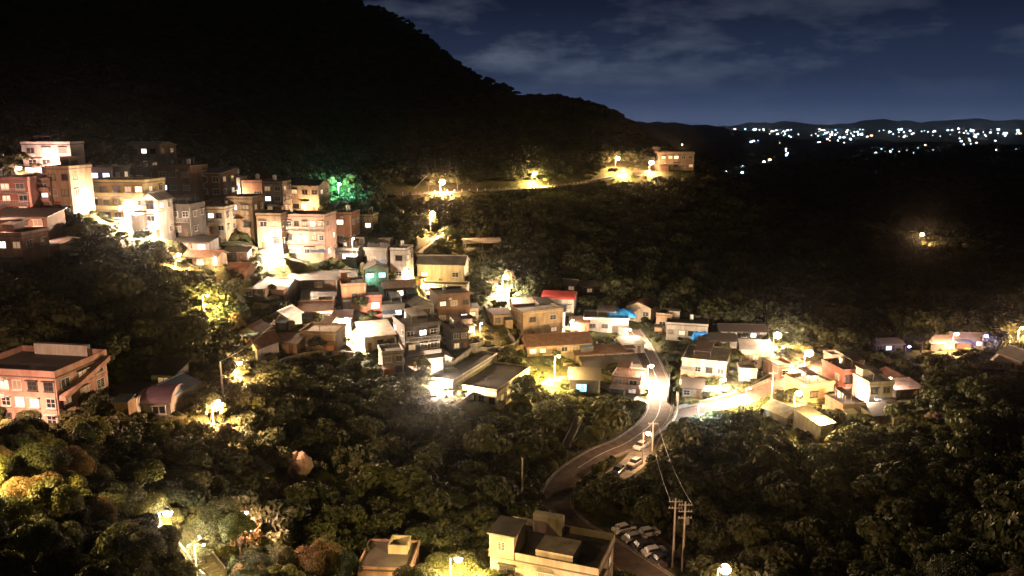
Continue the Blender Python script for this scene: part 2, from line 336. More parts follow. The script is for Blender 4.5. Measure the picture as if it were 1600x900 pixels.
plan('dark gable-roofed cottage with a teal-lit doorway', 588,441,44,20, 7, 14, 1, roof='gable', rm='metaldark', wall='tan', lit=1, lc='teal', rise=1.4)
plan('flat orange brick house with a stepped roof in the middle of the village', 552,480,50,32, 9, 16, 1, wall='orange', cols=3, rm='slab', shed=1)
plan('small red annex with two lit windows right of the stepped orange house', 583,490,34,24, 7, 16, 1, wall='red', lit=2, lc='cool', rm='slab')
plan('long brown row house behind the red annex', 622,468,60,18, 7, 18, 1, wall='brown', roof='gable', rm='tile', lit=1, lc='white', rise=1.2)
plan('bright cream villa with a broad gable roof beside the yellow stair', 693,446,78,32, 9, -6, 1, wall='cream', roof='gable', rm='slabpale', rise=2.0, cols=3)
plan('low garage wing with a black opening under the cream villa', 697,461,72,14, 5, -6, 1, wall='cream', cols=2, par=.3, rm='slab')
plan('open white pavilion roof on posts at the edge of the dark wood', 752,394,62,14, 9, 10, 1, roof='gable', rm='slabpale', wall='grey', open_=1, rise=1.0, name='pavilion', cat='pavilion')
# --- old houses on the middle slope
plan('low stone cottage with a pale tin roof among the dark middle gardens', 440,464,52,16, 7, -12, 1, roof='gable', rm='metal', wall='grey', rise=1.3)
plan('ruined dark cottage left of the pale tin roof cottage', 402,466,36,12, 6, 8, 1, roof='shed', rm='metaldark', wall='brown', rise=.8)
plan('dark long shed below the balcony block garden', 492,452,80,14, 7, 4, 1, roof='shed', rm='metaldark', wall='dark', rise=.9)
plan('row cottage with one lit square window above the white lamp', 496,508,56,22, 7, 10, 1, roof='gable', rm='tile', wall='tan', lit=1, lc='white', rise=1.6)
plan('broken-roofed stone cottage left of the lit square window', 447,514,44,18, 6, -16, 1, roof='gable', rm='metal', wall='stone', rise=1.4)
plan('small house with brown gable roof and bright white end wall', 412,566,34,24, 7, -24, 1, roof='gable', rm='tile', wall='white', rise=1.8)
plan('long low brown wall house beside the white-ended cottage', 452,552,46,14, 6, -6, 1, roof='shed', rm='tile', wall='tan', rise=.7)
plan('tan terrace house fading into the white lamp glare', 507,549,62,26, 8, -6, 1, wall='tan', cols=3, rm='slabpale')
plan('house with a white sheet roof bleached by the white lamp', 588,548,66,22, 9, 22, 1, roof='shed', wall='cream', rm='slabpale', rise=1.4)
plan('big dark three-storey house with balconies in the centre of the village', 652,574,78,62, 10, 24, 3, wall='dark', bal=1, rm='slab', lit=1, lc='white', tank=1, shed=1)
plan('dark roofed house block behind the big balcony house', 703,508,66,44, 9, 20, 2, wall='brown', rm='slab', lit=1, lc='cool', tank=1)
plan('bare concrete lean-to below the bleached sheet roof', 612,586,44,32, 6, 18, 2, wall='concrete', rm='slab')
plan('small white hut with a tin cap between dark houses and the tan box', 737,502,22,20, 4, 12, 1, wall='white', roof='shed', rm='metal', rise=.4, door=0)
plan('tiny pale store with tilted roof below the small white hut', 730,524,20,14, 4, 24, 1, wall='white', roof='shed', rm='metal', rise=.5)
# --- centre
plan('boxy tan house with blank walls above the long brown roofs', 838,528,82,38, 9, 24, 2, wall='tan', rm='slabpale', cols=2)
plan('pale house with a curved red roof', 874,492,56,24, 8, -10, 1, roof='arch', rm='metalred', wall='white', rise=1.5)
plan('white cube house with a grey roof in front of the red roof', 867,515,34,28, 6, -8, 1, wall='white', rm='metalblue', roof='shed', rise=.5, door=0)
plan('pale gabled shed at the wood edge behind the red roof', 888,456,38,11, 6, -20, 1, roof='gable', rm='slabpale', wall='cream', rise=1.2)
plan('long thin shed with two pale roof strips at the wood edge', 922,459,36,9, 6, 18, 1, roof='shed', rm='metal', wall='brown', rise=.8)
plan('wide white-walled house carrying a blue tarpaulin', 946,520,74,19, 10, -6, 1, wall='white', rm='slabpale', cols=3, lit=0)
plan('beige gabled house with two tiny windows behind the blue tarpaulin', 1002,501,52,20, 8, -24, 1, roof='gable', rm='tile', wall='cream', rise=1.6, cols=2)
plan('flat-roofed house with layered roof walls and a blue sheet on its corner', 1073,534,74,24, 10, -14, 1, wall='white', rm='slab', shed=1, tank=1)
plan('long house under a dark brown tiled roof in the centre', 868,556,112,16, 9, 12, 1, roof='gable', rm='tile', wall='tan', rise=2.0, cols=6)
plan('first long striped tin shed beside the main road bend', 940,566,96,9, 6, 10, 1, roof='shed', rm='tile', wall='tan', rise=1.0)
plan('second long striped tin shed, lower and nearer the road lamp', 952,586,92,9, 6, 9, 1, roof='shed', rm='metaldark', wall='tan', rise=1.0)
plan('dark small house with a glowing cyan window by the trees', 913,620,50,26, 7, -4, 1, wall='dark', roof='shed', rm='metaldark', lit=1, lc='cyan', rise=.8, cols=1, winh=2.2, door=0)
plan('red-lit half-open house frame beside the road', 982,618,58,26, 8, -18, 2, wall='pink', bal=1, cols=2, par=.3, rm='tile')
plan('cream L-shaped house with a broad beige parapet roof', 1103,592,92,24, 14, -20, 1, wall='cream', rm='slabpale', cols=4)
plan('low school wing with a row of tall windows along its right side', 782,648,104,62, 20, -24, 1, wall='cream', rm='slab', cols=4, side='r', name='school_building', cat='building', par=.35, door=0, winh=1.5, at_=(-4.2,192.2,CZ-68.2), WH=(10.2,5.0))
plan('long dark-roofed school hall with a floodlit white end wall', 730,645,90,80, 25, -24, 1, wall='white', rm='slab', cols=0, side='r', name='school_building', cat='building', par=.5, door=0, at_=(-14.0,196.4,CZ-68.0), WH=(10.6,6.4))
# --- right village
plan('dark long roofed house at the forest edge behind the right lamps', 1157,530,74,12, 7, -4, 1, roof='gable', rm='metaldark', wall='dark', lit=1, lc='cool', rise=1.2)
plan('small white house crowded under the star-bright lamp', 1178,572,52,24, 7, -12, 1, wall='white', rm='metal', roof='shed', rise=.8, cols=3)
plan('first white-roofed shed below the right street', 1222,668,56,18, 7, 28, 1, roof='gable', rm='slabpale', wall='cream', rise=1.4)
plan('second white-roofed shed, beside the sloping yellow bank', 1268,692,48,28, 8, 24, 1, roof='shed', rm='slabpale', wall='cream', rise=1.0, cols=2)
plan('yellow-lit box house at the corner of the right street', 1262,630,66,26, 8, 18, 1, wall='yellow', rm='slabpale', cols=2)
plan('dark red two-storey house behind the yellow box house', 1318,624,60,42, 9, 12, 2, wall='red', rm='tile', bal=1, tank=1)
plan('bright white narrow house at the right end of the village', 1360,640,46,38, 7, 8, 2, wall='white', rm='slabpale', cols=2, shed=1)
plan('long beige store below the far right houses', 1408,622,50,10, 6, 8, 1, roof='shed', rm='metal', wall='grey', rise=.6)
plan('low pale roof house far right beyond the orange tree', 1462,546,44,9, 7, -6, 1, roof='gable', rm='metal', wall='tan', rise=1.0)
plan('long white tin roof house under the far right lamp', 1512,543,60,9, 7, -8, 1, roof='gable', rm='slabpale', wall='cream', lit=1, lc='cool', rise=1.2)
plan('greenish low barn left of the orange-lit tree', 1380,550,48,7, 6, 4, 1, roof='gable', rm='metal', wall='grey', lit=1, lc='white', rise=.9)
plan('gabled house cut by the right picture edge', 1592,580,46,16, 8, 10, 1, roof='gable', rm='metal', wall='pink', rise=1.8)
plan('low retaining store with pale roof strips near the right edge', 1556,580,60,6, 5, -14, 1, roof='shed', rm='metal', wall='grey', rise=.5)
plan('salmon temple-like house on the ridge top at the end of the upper road', 1050,266,60,26, 14, 6, 2, wall='tan', rm='slabpale', lit=1, lc='warm', cols=5, shed=1)
plan('small side house on the ridge spur right of the salmon house', 1100,268,22,7, 6, -8, 1, roof='gable', rm='slabpale', wall='cream', rise=.8)
# --- smaller houses filling the slope between the others
plan('brown box house directly under the long white top house', 68,302,46,24, 6, -4, 1, wall='brown', rm='slab', lit=0)
plan('small salmon house cut by the left edge under the pink lamp', 8,304,40,20, 6, 4, 1, wall='pink', rm='slab')
plan('brick wing on the right side of the brown house under the mountain', 268,264,26,22, 6, -14, 1, wall='orange', rm='metal', roof='shed', rise=.5)
plan('low grey shed under the glazed terrace house', 306,394,62,15, 6, -3, 1, roof='shed', wall='grey', rm='metaldark', rise=.6)
plan('low tan cottage right of the stair bend lamp', 322,416,56,14, 6, -4, 1, roof='gable', wall='tan', rm='tile', rise=1.0)
plan('grey lean-to among pots right of the low tan cottage', 372,408,40,12, 5, 6, 1, roof='shed', wall='grey', rm='metal', rise=.5)
plan('brown cottage with a patched roof under the washed-out tan house', 372,436,50,14, 6, -8, 1, roof='gable', wall='brown', rm='tile', rise=1.2)
plan('dark workshop below the plain red-orange brick block', 545,410,46,18, 7, -6, 1, wall='dark', rm='slab', lit=1, lc='white')
plan('black-roofed shed beside the dark long shed', 540,446,40,14, 6, 6, 1, roof='gable', wall='dark', rm='metaldark', rise=1.2)
plan('stone barn with a collapsed look left of the stepped orange house', 500,478,54,14, 6, 8, 1, roof='shed', wall='stone', rm='metaldark', rise=.8)
plan('weathered cottage with a rusty roof above the white-ended cottage', 400,536,40,14, 6, -10, 1, roof='gable', wall='stone', rm='tile', rise=1.3)
plan('narrow brown house touching the white lamp glare on its left', 536,520,32,22, 6, 8, 1, wall='orange', rm='tile', roof='shed', rise=.6)
plan('dark flat house behind the bleached sheet roof', 612,500,46,20, 7, 18, 1, wall='dark', rm='slab', lit=2, lc='white')
plan('black-roofed house with a pale gable above the big balcony house', 655,497,50,20, 8, 24, 1, roof='gable', wall='grey', rm='metaldark', rise=1.6)
plan('dark flat house under the garage wing of the cream villa', 690,478,58,14, 7, 14, 1, wall='dark', rm='slab')
plan('lower dark extension right of the big balcony house', 712,548,44,30, 8, 22, 2, wall='dark', rm='slab', cols=2)
plan('mossy stone hut between the big balcony house and the school hall', 690,575,36,14, 6, 20, 1, roof='gable', wall='stone', rm='metaldark', rise=1.0)
plan('pale shop front under the strong lamp by the villa', 778,466,40,10, 5, -4, 1, wall='cream', rm='slabpale', lit=0)
plan('patched hut in the bushes left of the tan box house', 782,508,34,16, 5, 14, 1, roof='shed', wall='tan', rm='tile', rise=.6)
plan('orange-roofed low house behind the boxy tan house', 818,486,42,12, 6, 10, 1, roof='gable', wall='tan', rm='tile', rise=1.0)
plan('brick shed between the white cube and the wide white-walled house', 905,520,30,16, 5, -4, 1, wall='orange', rm='tile', roof='shed', rise=.5)
plan('brown wall house stepping up right of the blue tarpaulin', 1040,520,36,26, 7, -22, 1, wall='tan', rm='tile', cols=1)
plan('low bleached shelter at the top of the main road', 985,552,40,14, 5, 12, 1, roof='shed', wall='cream', rm='slabpale', rise=.5)
plan('dark long shed right of the second blue tarpaulin', 1128,545,44,12, 6, -6, 1, roof='shed', wall='dark', rm='metaldark', rise=.6)
plan('white kiosk under the crowded small house', 1166,596,30,16, 5, -8, 1, wall='white', rm='slabpale', door=0)
plan('pink low house between the star lamp and the right street', 1216,592,34,18, 6, 14, 1, wall='pink', rm='slabpale')
plan('flat brown house right of the yellow box house, below the dark red one', 1318,656,48,20, 7, 12, 1, wall='brown', rm='slab')
plan('tiny white roof room behind the dark red house', 1300,572,22,14, 4, 10, 1, wall='white', rm='slabpale', door=0)
plan('grey ruin with broken walls below the bright white narrow house', 1372,664,50,14, 6, 10, 1, wall='stone', rm='slab', roof='shed', rise=.5)
plan('small brick house at the far end of the right village', 1392,604,30,12, 6, 6, 1, wall='pink', rm='tile', roof='gable', rise=1.0)
plan('stone shed in the dark hollow below the cream L-shaped house', 1082,622,40,14, 6, -16, 1, roof='shed', wall='stone', rm='metaldark', rise=.6)
plan('low white wall shed between the pink corner building and the purple roof', 205,642,52,8, 5, -4, 1, roof='shed', wall='white', rm='metaldark', rise=.4)
# --- near buildings
plan('large pink corner building with a roof terrace and a row of tall dark windows', 72,668,172,76, 11, -9, 3, wall='pink', rm='slab', cols=6, side='r', name='apartment_building', cat='building', par=.9, winh=1.7, ac=2, tank=0)
plan('low grey shed with a faded blue roof right of the pink corner building', 270,636,66,14, 6, -12, 1, roof='gable', rm='metalblue', wall='grey', rise=1.2)
plan('small house with a rounded purple roof beside the faded blue roof', 258,652,46,10, 6, 4, 1, roof='arch', rm='metalpurple', wall='grey', rise=1.6)
plan('white-walled hut with a dark roof above the purple roof', 268,606,42,12, 5, -6, 1, roof='shed', rm='metaldark', wall='white', rise=.8)

plan('tan concrete building at the bottom with a stair tower and stepped roof', 862,1028,200,120, 9, -20, 4, wall='oldtan', rm='slab', Y=93, cols=3, name='apartment_building', cat='building', side='r', par=1.0, winh=1.3, door=0)
plan('small flat-roofed brown house with an open roof hatch at the bottom centre', 612,985,86,84, 7, -4, 2, wall='pink', rm='slab', Y=96, cols=3, par=.3, door=0)

for h in H: flatten(h['X'], h['Y'], h['W']/2, h['D']/2, h['yaw'], h['Z'])

# roads shape the ground next
def poly_world(pts, step=1.5, dz=0):
    w = [hit(px, py) for px, py in pts]
    w = np.array(w); out = [w[0]]
    # Catmull-Rom through the points
    q = np.vstack([2*w[0]-w[1], w, 2*w[-1]-w[-2]])
    out = []
    for i in range(1, len(q)-2):
        n_ = max(2, int(np.linalg.norm(q[i+1][:2]-q[i][:2])/step))
        for t in np.arange(n_)/n_:
            out.append(.5*((2*q[i])+(-q[i-1]+q[i+1])*t+(2*q[i-1]-5*q[i]+4*q[i+1]-q[i+2])*t*t+(-q[i-1]+3*q[i]-3*q[i+1]+q[i+2])*t**3))
    out.append(q[-2]); out = np.array(out)
    z = out[:,2].copy()                      # smooth the gradient
    for _ in range(30): z[1:-1] = (z[:-2]+z[1:-1]*2+z[2:])/4
    out[:,2] = z
    return out
ROADS = []
def normals2(p):
    t = np.gradient(p[:,:2], axis=0); t /= np.linalg.norm(t, axis=1)[:,None]+1e-9
    return np.stack([-t[:,1], t[:,0]], 1)
def carve(p, hw, m1=3.5):
    global ZG
    lo = p[:,:2].min(0)-12; hi = p[:,:2].max(0)+12
    msk = (XG > lo[0]) & (XG < hi[0]) & (YG > lo[1]) & (YG < hi[1])
    x = XG[msk]; y = YG[msk]
    d2 = (x[:,None]-p[None,:,0])**2+(y[:,None]-p[None,:,1])**2
    k = d2.argmin(1); d = np.sqrt(d2[np.arange(len(k)), k]); w = np.clip((hw+m1-d)/m1, 0, 1); w = np.where(d < hw+1.2, 1, w*w*(3-2*w))
    ZG[msk] = ZG[msk]*(1-w)+(p[k,2]-.12)*w
def plan_road(name, pts, w):
    p = poly_world(pts); carve(p, w/2); ROADS.append((name, p, w)); return p
main_road = plan_road('main_road', [(985,515),(1004,545),(1022,580),(1032,620),(1024,655),(985,688),(935,712),(888,745),(868,785),(895,822),(935,848),(982,880),(1040,920),(1110,970)], 6)
apron = plan_road('parking_apron', [(1020,672),(1006,700),(990,722),(962,744)], 5)
lot = plan_road('parking_lot', [(965,822),(992,840),(1020,860),(1046,884)], 7)
street = plan_road('side_street', [(1046,652),(1090,640),(1150,628),(1205,606),(1260,580),(1300,566)], 5.5)
upper_road = plan_road('upper_road', [(612,304),(680,300),(760,297),(830,293),(900,287),(960,276),(1010,268)], 7)
lane = plan_road('village_lane', [(150,348),(205,352),(245,374),(300,378),(360,374),(420,396),(480,412)], 3.5)
court = plan_road('school_lane', [(852,602),(880,590),(930,598),(985,622),(1018,636)], 4)

# ------------------------------------------------------------ ground sheet
def grid_mesh():
    nr, nc = ZG.shape
    v = np.stack([XG, YG, ZG], 2).reshape(-1, 3)
    i = np.arange(nr-1)[:,None]*nc+np.arange(nc-1)[None]
    f = np.stack([i, i+1, i+nc+1, i+nc], 2).reshape(-1, 4)
    me = bpy.data.meshes.new('ground'); me.vertices.add(len(v)); me.vertices.foreach_set('co', v.ravel())
    me.loops.add(f.size); me.loops.foreach_set('vertex_index', f.ravel().astype(np.int32))
    me.polygons.add(len(f)); me.polygons.foreach_set('loop_start', (np.arange(len(f))*4).astype(np.int32)); me.polygons.foreach_set('loop_total', np.full(len(f), 4, np.int32))
    me.polygons.foreach_set('use_smooth', np.ones(len(f), bool)); me.update(calc_edges=True); me.materials.append(M['ground'])
    o = bpy.data.objects.new('ground', me); COL.objects.link(o); tag(o, kind='structure')
grid_mesh()

def strip(name, p, a, b, mat, dz, thick=0.0, kind='structure', parent=None):
    nn = normals2(p); L_ = np.column_stack([p[:,:2]+nn*a, p[:,2]+dz]); R_ = np.column_stack([p[:,:2]+nn*b, p[:,2]+dz])
    m = MB(); n_ = len(p)
    if not thick:
        m.add(list(L_)+list(R_), [(i, i+1, i+1+n_, i+n_) if a > b else (i+n_, i+1+n_, i+1, i) for i in range(n_-1)])
        for k, f in enumerate(m.f): m.f[k] = f[::-1]
    else:
        Lb = L_-[0,0,thick]; Rb = R_-[0,0,thick]; m.add(list(L_)+list(R_)+list(Lb)+list(Rb), [])
        for i in range(n_-1):
            m.f += [(i, i+1, i+1+n_, i+n_), (i, i+2*n_, i+1+2*n_, i+1), (i+n_, i+1+n_, i+1+3*n_, i+3*n_)]; m.sm += [False]*3
        m.f += [(0, n_, 3*n_, 2*n_), (n_-1, 3*n_-1, 4*n_-1, 2*n_-1)]; m.sm += [False]*2
    o = m.build(name, mat, parent)
    if kind: tag(o, kind=kind)
    return o
for name, p, w in ROADS:
    strip(name, p, w/2, -w/2, M['asphalt'] if w > 5 else M['concrete'], .03 if 'parking' in name else .05)
strip('road_marking', main_road[:int(len(main_road)*.62)], .09, -.09, M['paint'], .056)
strip('road_marking', main_road, 2.8, 2.7, M['paint'], .056)
strip('road_marking', main_road, -2.7, -2.8, M['paint'], .056)
strip('kerb', main_road, 3.3, 3.02, M['concrete'], .17, .4)
strip('kerb', main_road, -3.02, -3.3, M['concrete'], .17, .4)
strip('kerb', street, -2.75, -3.0, M['concrete'], .17, .4)

def wall_line(name, p, off, h, t, label, mat='concrete', below=2.5, cap=.12, cat='wall'):
    o = strip(name, p, off+t/2, off-t/2, M[mat], h, h+below, kind=None)
    tag(o, label, cat)
    return o
def pick(p, a, b): n_ = len(p); return p[int(n_*a):max(int(n_*b), int(n_*a)+3)]
wall_line('retaining_wall', pick(main_road,.02,.22), -4.1, 1.0, .3, 'dark roadside wall right of the climbing main road', 'stone')
wall_line('retaining_wall', pick(main_road,.28,.50), 4.3, 1.3, .4, 'reddish retaining wall on the uphill side of the road bend', 'stone')
wall_line('retaining_wall', pick(street,.1,.9), 3.1, .9, .25, 'yellow-lit low wall along the right street', 'concrete')
wall_line('retaining_wall', pick(upper_road,.70,1), -3.8, 1.1, .35, 'pale parapet wall along the last bend of the upper road', 'concrete', 5)

# ------------------------------------------------------------ thin haze, added to give the lamps halos
if USE_HAZE:
    m_ = bpy.data.materials.new('halo_haze'); m_.use_nodes = True; nn_ = m_.node_tree.nodes; nn_.clear()
    vo = nn_.new('ShaderNodeVolumePrincipled'); oo = nn_.new('ShaderNodeOutputMaterial'); m_.node_tree.links.new(vo.outputs[0], oo.inputs['Volume'])
    vo.inputs['Color'].default_value = (.9,.9,.9,1); vo.inputs['Density'].default_value = HAZE_D; vo.inputs['Anisotropy'].default_value = HAZE_A
    tag(MB().box(-12600, 12600, -60, 9700, float(ZG.min())-1, float(ZG.max())+14).build('haze', m_), 'thin haze added to give the lamps their halos', 'haze', kind='stuff')

# ------------------------------------------------------------ houses
rnd = random.Random(11)
M['dim'] = glow('dim_room_pane', (1,.55,.25), .32); M['dim2'] = glow('dim_white_room_pane', (1,.85,.65), .7); M['curtain'] = surf('curtained_pane', (.20,.17,.13), scale=3, amount=.5, rough=.3); M['grille'] = M['darkframe']
def window(parent, p, nrm, w, h, mat, frame='frame', name='window'):
    # p: centre on wall; nrm: 'f' front(-y) 'r' (+x) 'l' (-x)
    m = MB(); g = MB(); t = .12
    bars = [(-w/2-t, w/2+t, h/2, h/2+t), (-w/2-t, w/2+t, -h/2-t, -h/2), (-w/2-t, -w/2, -h/2, h/2), (w/2, w/2+t, -h/2, h/2), (-.035, .035, -h/2, h/2)]
    def B(mb, a0, a1, z0, z1, d0, d1):
        x, y, z = p
        if nrm == 'f': mb.box(x+a0, x+a1, y-d1, y-d0, z+z0, z+z1)
        elif nrm == 'r': mb.box(x+d0, x+d1, y+a0, y+a1, z+z0, z+z1)
        else: mb.box(x-d1, x-d0, y+a0, y+a1, z+z0, z+z1)
    for a0, a1, z0, z1 in bars: B(m, a0, a1, z0, z1, -.02, .10)
    B(m, -w/2-.2, w/2+.2, -h/2-t-.1, -h/2-t, -.02, .28)     # sill
    if rnd.random() < .5: B(m, -w/2-.25, w/2+.25, h/2+t, h/2+t+.09, -.02, .5)  # rain canopy
    if mat is M['glass']:
        q = rnd.random(); mat = M['dim'] if q < .13 else M['dim2'] if q < .17 else M['curtain'] if q < .38 else mat
        if q > .7:
            for k in range(1, 5): B(m, -w/2, w/2, -h/2+h*k/5-.02, -h/2+h*k/5+.02, .07, .11)
        elif q > .5: B(m, -w/2, w/2, -.03, .03, -.02, .09)
    o = m.build(name, M[frame], parent)
    B(g, -w/2+.001, w/2-.001, -h/2+.001, h/2-.001, -.015, .035)
    g.build('pane', mat, o)
    return o
def make_house(h):
    W_, D, Hh, st = h['W'], h['D'], h['H'], h['st']
    root = empty(h['name'], (h['X'], h['Y'], h['Z']), h['yaw'])
    tag(root, h['label'], h['cat'], h['group'])
    hw, hd = W_/2, D/2; wm = M[h['wall']]; sh = Hh/st
    rm = M[h['rm'] or 'slab']
    if h['open_']:
        for sx in (-1, 0, 1):
            for sy in (-1, 1): MB().box(sx*(hw-.3)-.15, sx*(hw-.3)+.15, sy*(hd-.3)-.15, sy*(hd-.3)+.15, -3, Hh).build('post', wm, root)
        MB().box(-hw, hw, -hd, hd, -3, .15).build('floor_slab', M['concrete'], root)
    else:
        m = MB().box(-hw, hw, -hd, hd, -4, Hh)
        rise = h['rise']
        if h['roof'] == 'gable': m.prism([(-hw, Hh), (hw, Hh), (0, Hh+rise)], 'y', -hd+.002, hd-.002) if W_ < D else m.prism([(-hd, Hh), (hd, Hh), (0, Hh+rise)], 'x', -hw+.002, hw-.002)
        if h['roof'] == 'shed': m.prism([(-hd, Hh), (hd, Hh), (hd, Hh+rise)], 'x', -hw+.002, hw-.002)
        if h['roof'] == 'arch':
            pl = [(hd*math.cos(t), Hh+rise*math.sin(t)) for t in np.linspace(0, math.pi, 9)]; m.prism(pl, 'x', -hw+.002, hw-.002)
        for s_ in range(1, st): m.box(-hw-.07, hw+.07, -hd-.07, hd+.07, s_*sh-.12, s_*sh+.1)
        m.box(-hw-.1, hw+.1, -hd-.1, hd+.1, -3.9, .3)
        m.build('wall', wm, root)
    rise = h['rise']; o = .45; th = .14
    if h['roof'] == 'gable':
        a, b, ax = (hw, hd, 'y') if W_ < D else (hd, hw, 'x')
        k = rise/a
        pl = [(-a-o, Hh-o*k+.02), (0, Hh+rise+.02), (a+o, Hh-o*k+.02), (a+o, Hh-o*k+.02+th), (0, Hh+rise+.02+th*1.2), (-a-o, Hh-o*k+.02+th)]
        r_ = MB().prism(pl, ax, -b-o, b+o)
        if ax == 'y': r_.box(-.15, .15, -b-o, b+o, Hh+rise+.1, Hh+rise+.28)
        else: r_.box(-b-o, b+o, -.15, .15, Hh+rise+.1, Hh+rise+.28)
        r_.build('roof', rm, root)
    elif h['roof'] == 'shed':
        k = rise/(2*hd)
        MB().prism([(-hd-o, Hh-o*k+.02), (hd+o, Hh+rise+o*k+.02), (hd+o, Hh+rise+o*k+.02+th), (-hd-o, Hh-o*k+.02+th)], 'x', -hw-o, hw+o).build('roof', rm, root)
    elif h['roof'] == 'arch':
        ts = np.linspace(0, math.pi, 13)
        pl = [((hd+.3)*math.cos(t), Hh+.02+(rise+.02)*math.sin(t)) for t in ts]+[((hd+.4)*math.cos(t), Hh+.08+(rise+.12)*math.sin(t)) for t in ts[::-1]]
        MB().prism(pl, 'x', -hw-.3, hw+.3).build('roof', rm, root)
    else:
        MB().box(-hw-.2, hw+.2, -hd-.2, hd+.2, Hh+.003, Hh+.2).build('roof', rm, root)
        p = h['par']
        if p:
            m = MB()
            m.box(-hw-.15, hw+.15, -hd-.15, -hd+.02, Hh+.2, Hh+.2+p).box(-hw-.15, hw+.15, hd-.02, hd+.15, Hh+.2, Hh+.2+p).box(-hw-.15, -hw+.02, -hd+.02, hd-.02, Hh+.2, Hh+.2+p).box(hw-.02, hw+.15, -hd+.02, hd-.02, Hh+.2, Hh+.2+p)
            m.build('parapet', wm, root)
        if h['shed']:
            sw = min(3.2, W_*.4); sx = rnd.choice((-1, 1))*(hw-sw/2-.3)
            s_ = MB().box(sx-sw/2, sx+sw/2, hd-3.2, hd-.3, Hh+.2, Hh+2.6).build('stair_tower', wm, root)
            MB().box(sx-sw/2-.25, sx+sw/2+.25, hd-3.5, hd-.1, Hh+2.6, Hh+2.75).build('tower_roof', M['slabpale'], s_)
        if h['tank'] or (h['name'] == 'house' and W_ > 4 and rnd.random() < .3):
            tx = rnd.uniform(-hw*.5, hw*.5); ty = rnd.uniform(-hd*.1, hd*.4)
            t_ = MB().tube((tx, ty, Hh+.9), (tx, ty, Hh+2.3), .6, n=12).ball((tx, ty, Hh+2.3), .6, .2).build('water_tank', M['steel'], root)
            q = MB()
            for dx, dy in ((-.4,-.4),(.4,-.4),(.4,.4),(-.4,.4)): q.tube((tx+dx, ty+dy, Hh+.2), (tx+dx, ty+dy, Hh+.95), .05, n=5)
            q.tube((tx, ty, Hh+.86), (tx, ty, Hh+.93), .62, n=12)
            q.build('tank_stand', M['lampmetal'], t_)
        if rnd.random() < .35 and st > 1:
            ax_ = rnd.uniform(-hw*.7, hw*.7)
            MB().tube((ax_, 0, Hh+.2), (ax_, 0, Hh+2.6), .035, n=5).box(ax_-.6, ax_+.6, -.02, .02, Hh+2.3, Hh+2.35).box(ax_-.4, ax_+.4, -.02, .02, Hh+2.0, Hh+2.05).build('aerial', M['lampmetal'], root)
    if h['open_']: return root
    nc = h['cols'] if h['cols'] is not None else max(1, min(6, int(round(W_/3.0))))
    cells = [(s_, c) for s_ in range(st) for c in range(nc)]
    lit = set(rnd.sample(range(len(cells)), min(h['lit'], len(cells)))) if cells else set()
    door_c = rnd.randrange(nc) if nc > 1 and h['door'] else None
    if h['lc'] == 'cyan': lit = {0}
    for k, (s_, c) in enumerate(cells):
        cw = W_/nc; x = -hw+cw*(c+.5)+rnd.uniform(-.1, .1)*cw; ww = min(cw*.55, 1.5*h['winh']); wh = min(h['winh'], sh*.5)
        if k in lit and h['lc'] == 'cyan': ww = min(cw*.5, 2.6); wh = min(2.0, sh*.72); x = -hw+cw*.38
        if s_ == 0 and c == door_c and k not in lit:
            d_ = MB().box(x-.5, x+.5, -hd-.14, -hd+.02, 0, min(2.1, sh*.85)).build('door', M['wood'], root)
            MB().box(x+.3, x+.36, -hd-.22, -hd-.14, .95, 1.1).build('handle', M['steel'], d_)
            continue
        pane = M['lit_'+h['lc']] if k in lit else M['glass']
        window(root, (x, -hd, s_*sh+sh*.52), 'f', ww, wh, pane, 'frame' if rnd.random() < .7 else 'darkframe')
    if h['st'] >= 2 or h['side']:
        for sd in ('l', 'r'):
            if not (h['side'] == sd or (h['yaw'] > .05 and sd == 'l') or (h['yaw'] < -.05 and sd == 'r')): continue
            ns = max(1, int(D/3.2))
            for s_ in range(st):
                for c in range(ns):
                    if rnd.random() < .3 and not h['side']: continue
                    y = -hd+D/ns*(c+.5)
                    window(root, (hw if sd == 'r' else -hw, y, s_*sh+sh*.52), sd, min(D/ns*.45, 1.1*h['winh']), min(h['winh'], sh*.5), M['glass'])
    if h['bal']:
        for s_ in range(1, st):
            bd = 1.2
            b_ = MB().box(-hw+.1, hw-.1, -hd-bd, -hd-.072, s_*sh-.1, s_*sh+.06).build('balcony', M['concrete'], root)
            m = MB(); z0 = s_*sh+.06
            if rnd.random() < .6:
                m.box(-hw+.1, hw-.1, -hd-bd, -hd-bd+.1, z0, z0+.85).box(-hw+.1, -hw+.2, -hd-bd+.1, -hd-.1, z0, z0+.85).box(hw-.2, hw-.1, -hd-bd+.1, -hd-.1, z0, z0+.85)
                m.build('balustrade', wm, b_)
            else:
                m.box(-hw+.1, hw-.1, -hd-bd, -hd-bd+.06, z0+.9, z0+.97)
                for x in np.arange(-hw+.15, hw-.1, .35): m.box(x, x+.05, -hd-bd+.005, -hd-bd+.055, z0, z0+.9)
                m.build('railing', M['frame'], b_)
    for k in range(h['ac']+(1 if st > 1 and rnd.random() < .4 else 0)):
        x = rnd.uniform(-hw*.8, hw*.8); z = rnd.choice(range(st))*sh+sh*.85
        MB().box(x-.4, x+.4, -hd-.42, -hd-.075, z-.28, z+.28).box(x-.32, x-.24, -hd-.4, -hd, z-.34, z-.28).box(x+.24, x+.32, -hd-.4, -hd, z-.34, z-.28).build('air_conditioner', M['white'], root)
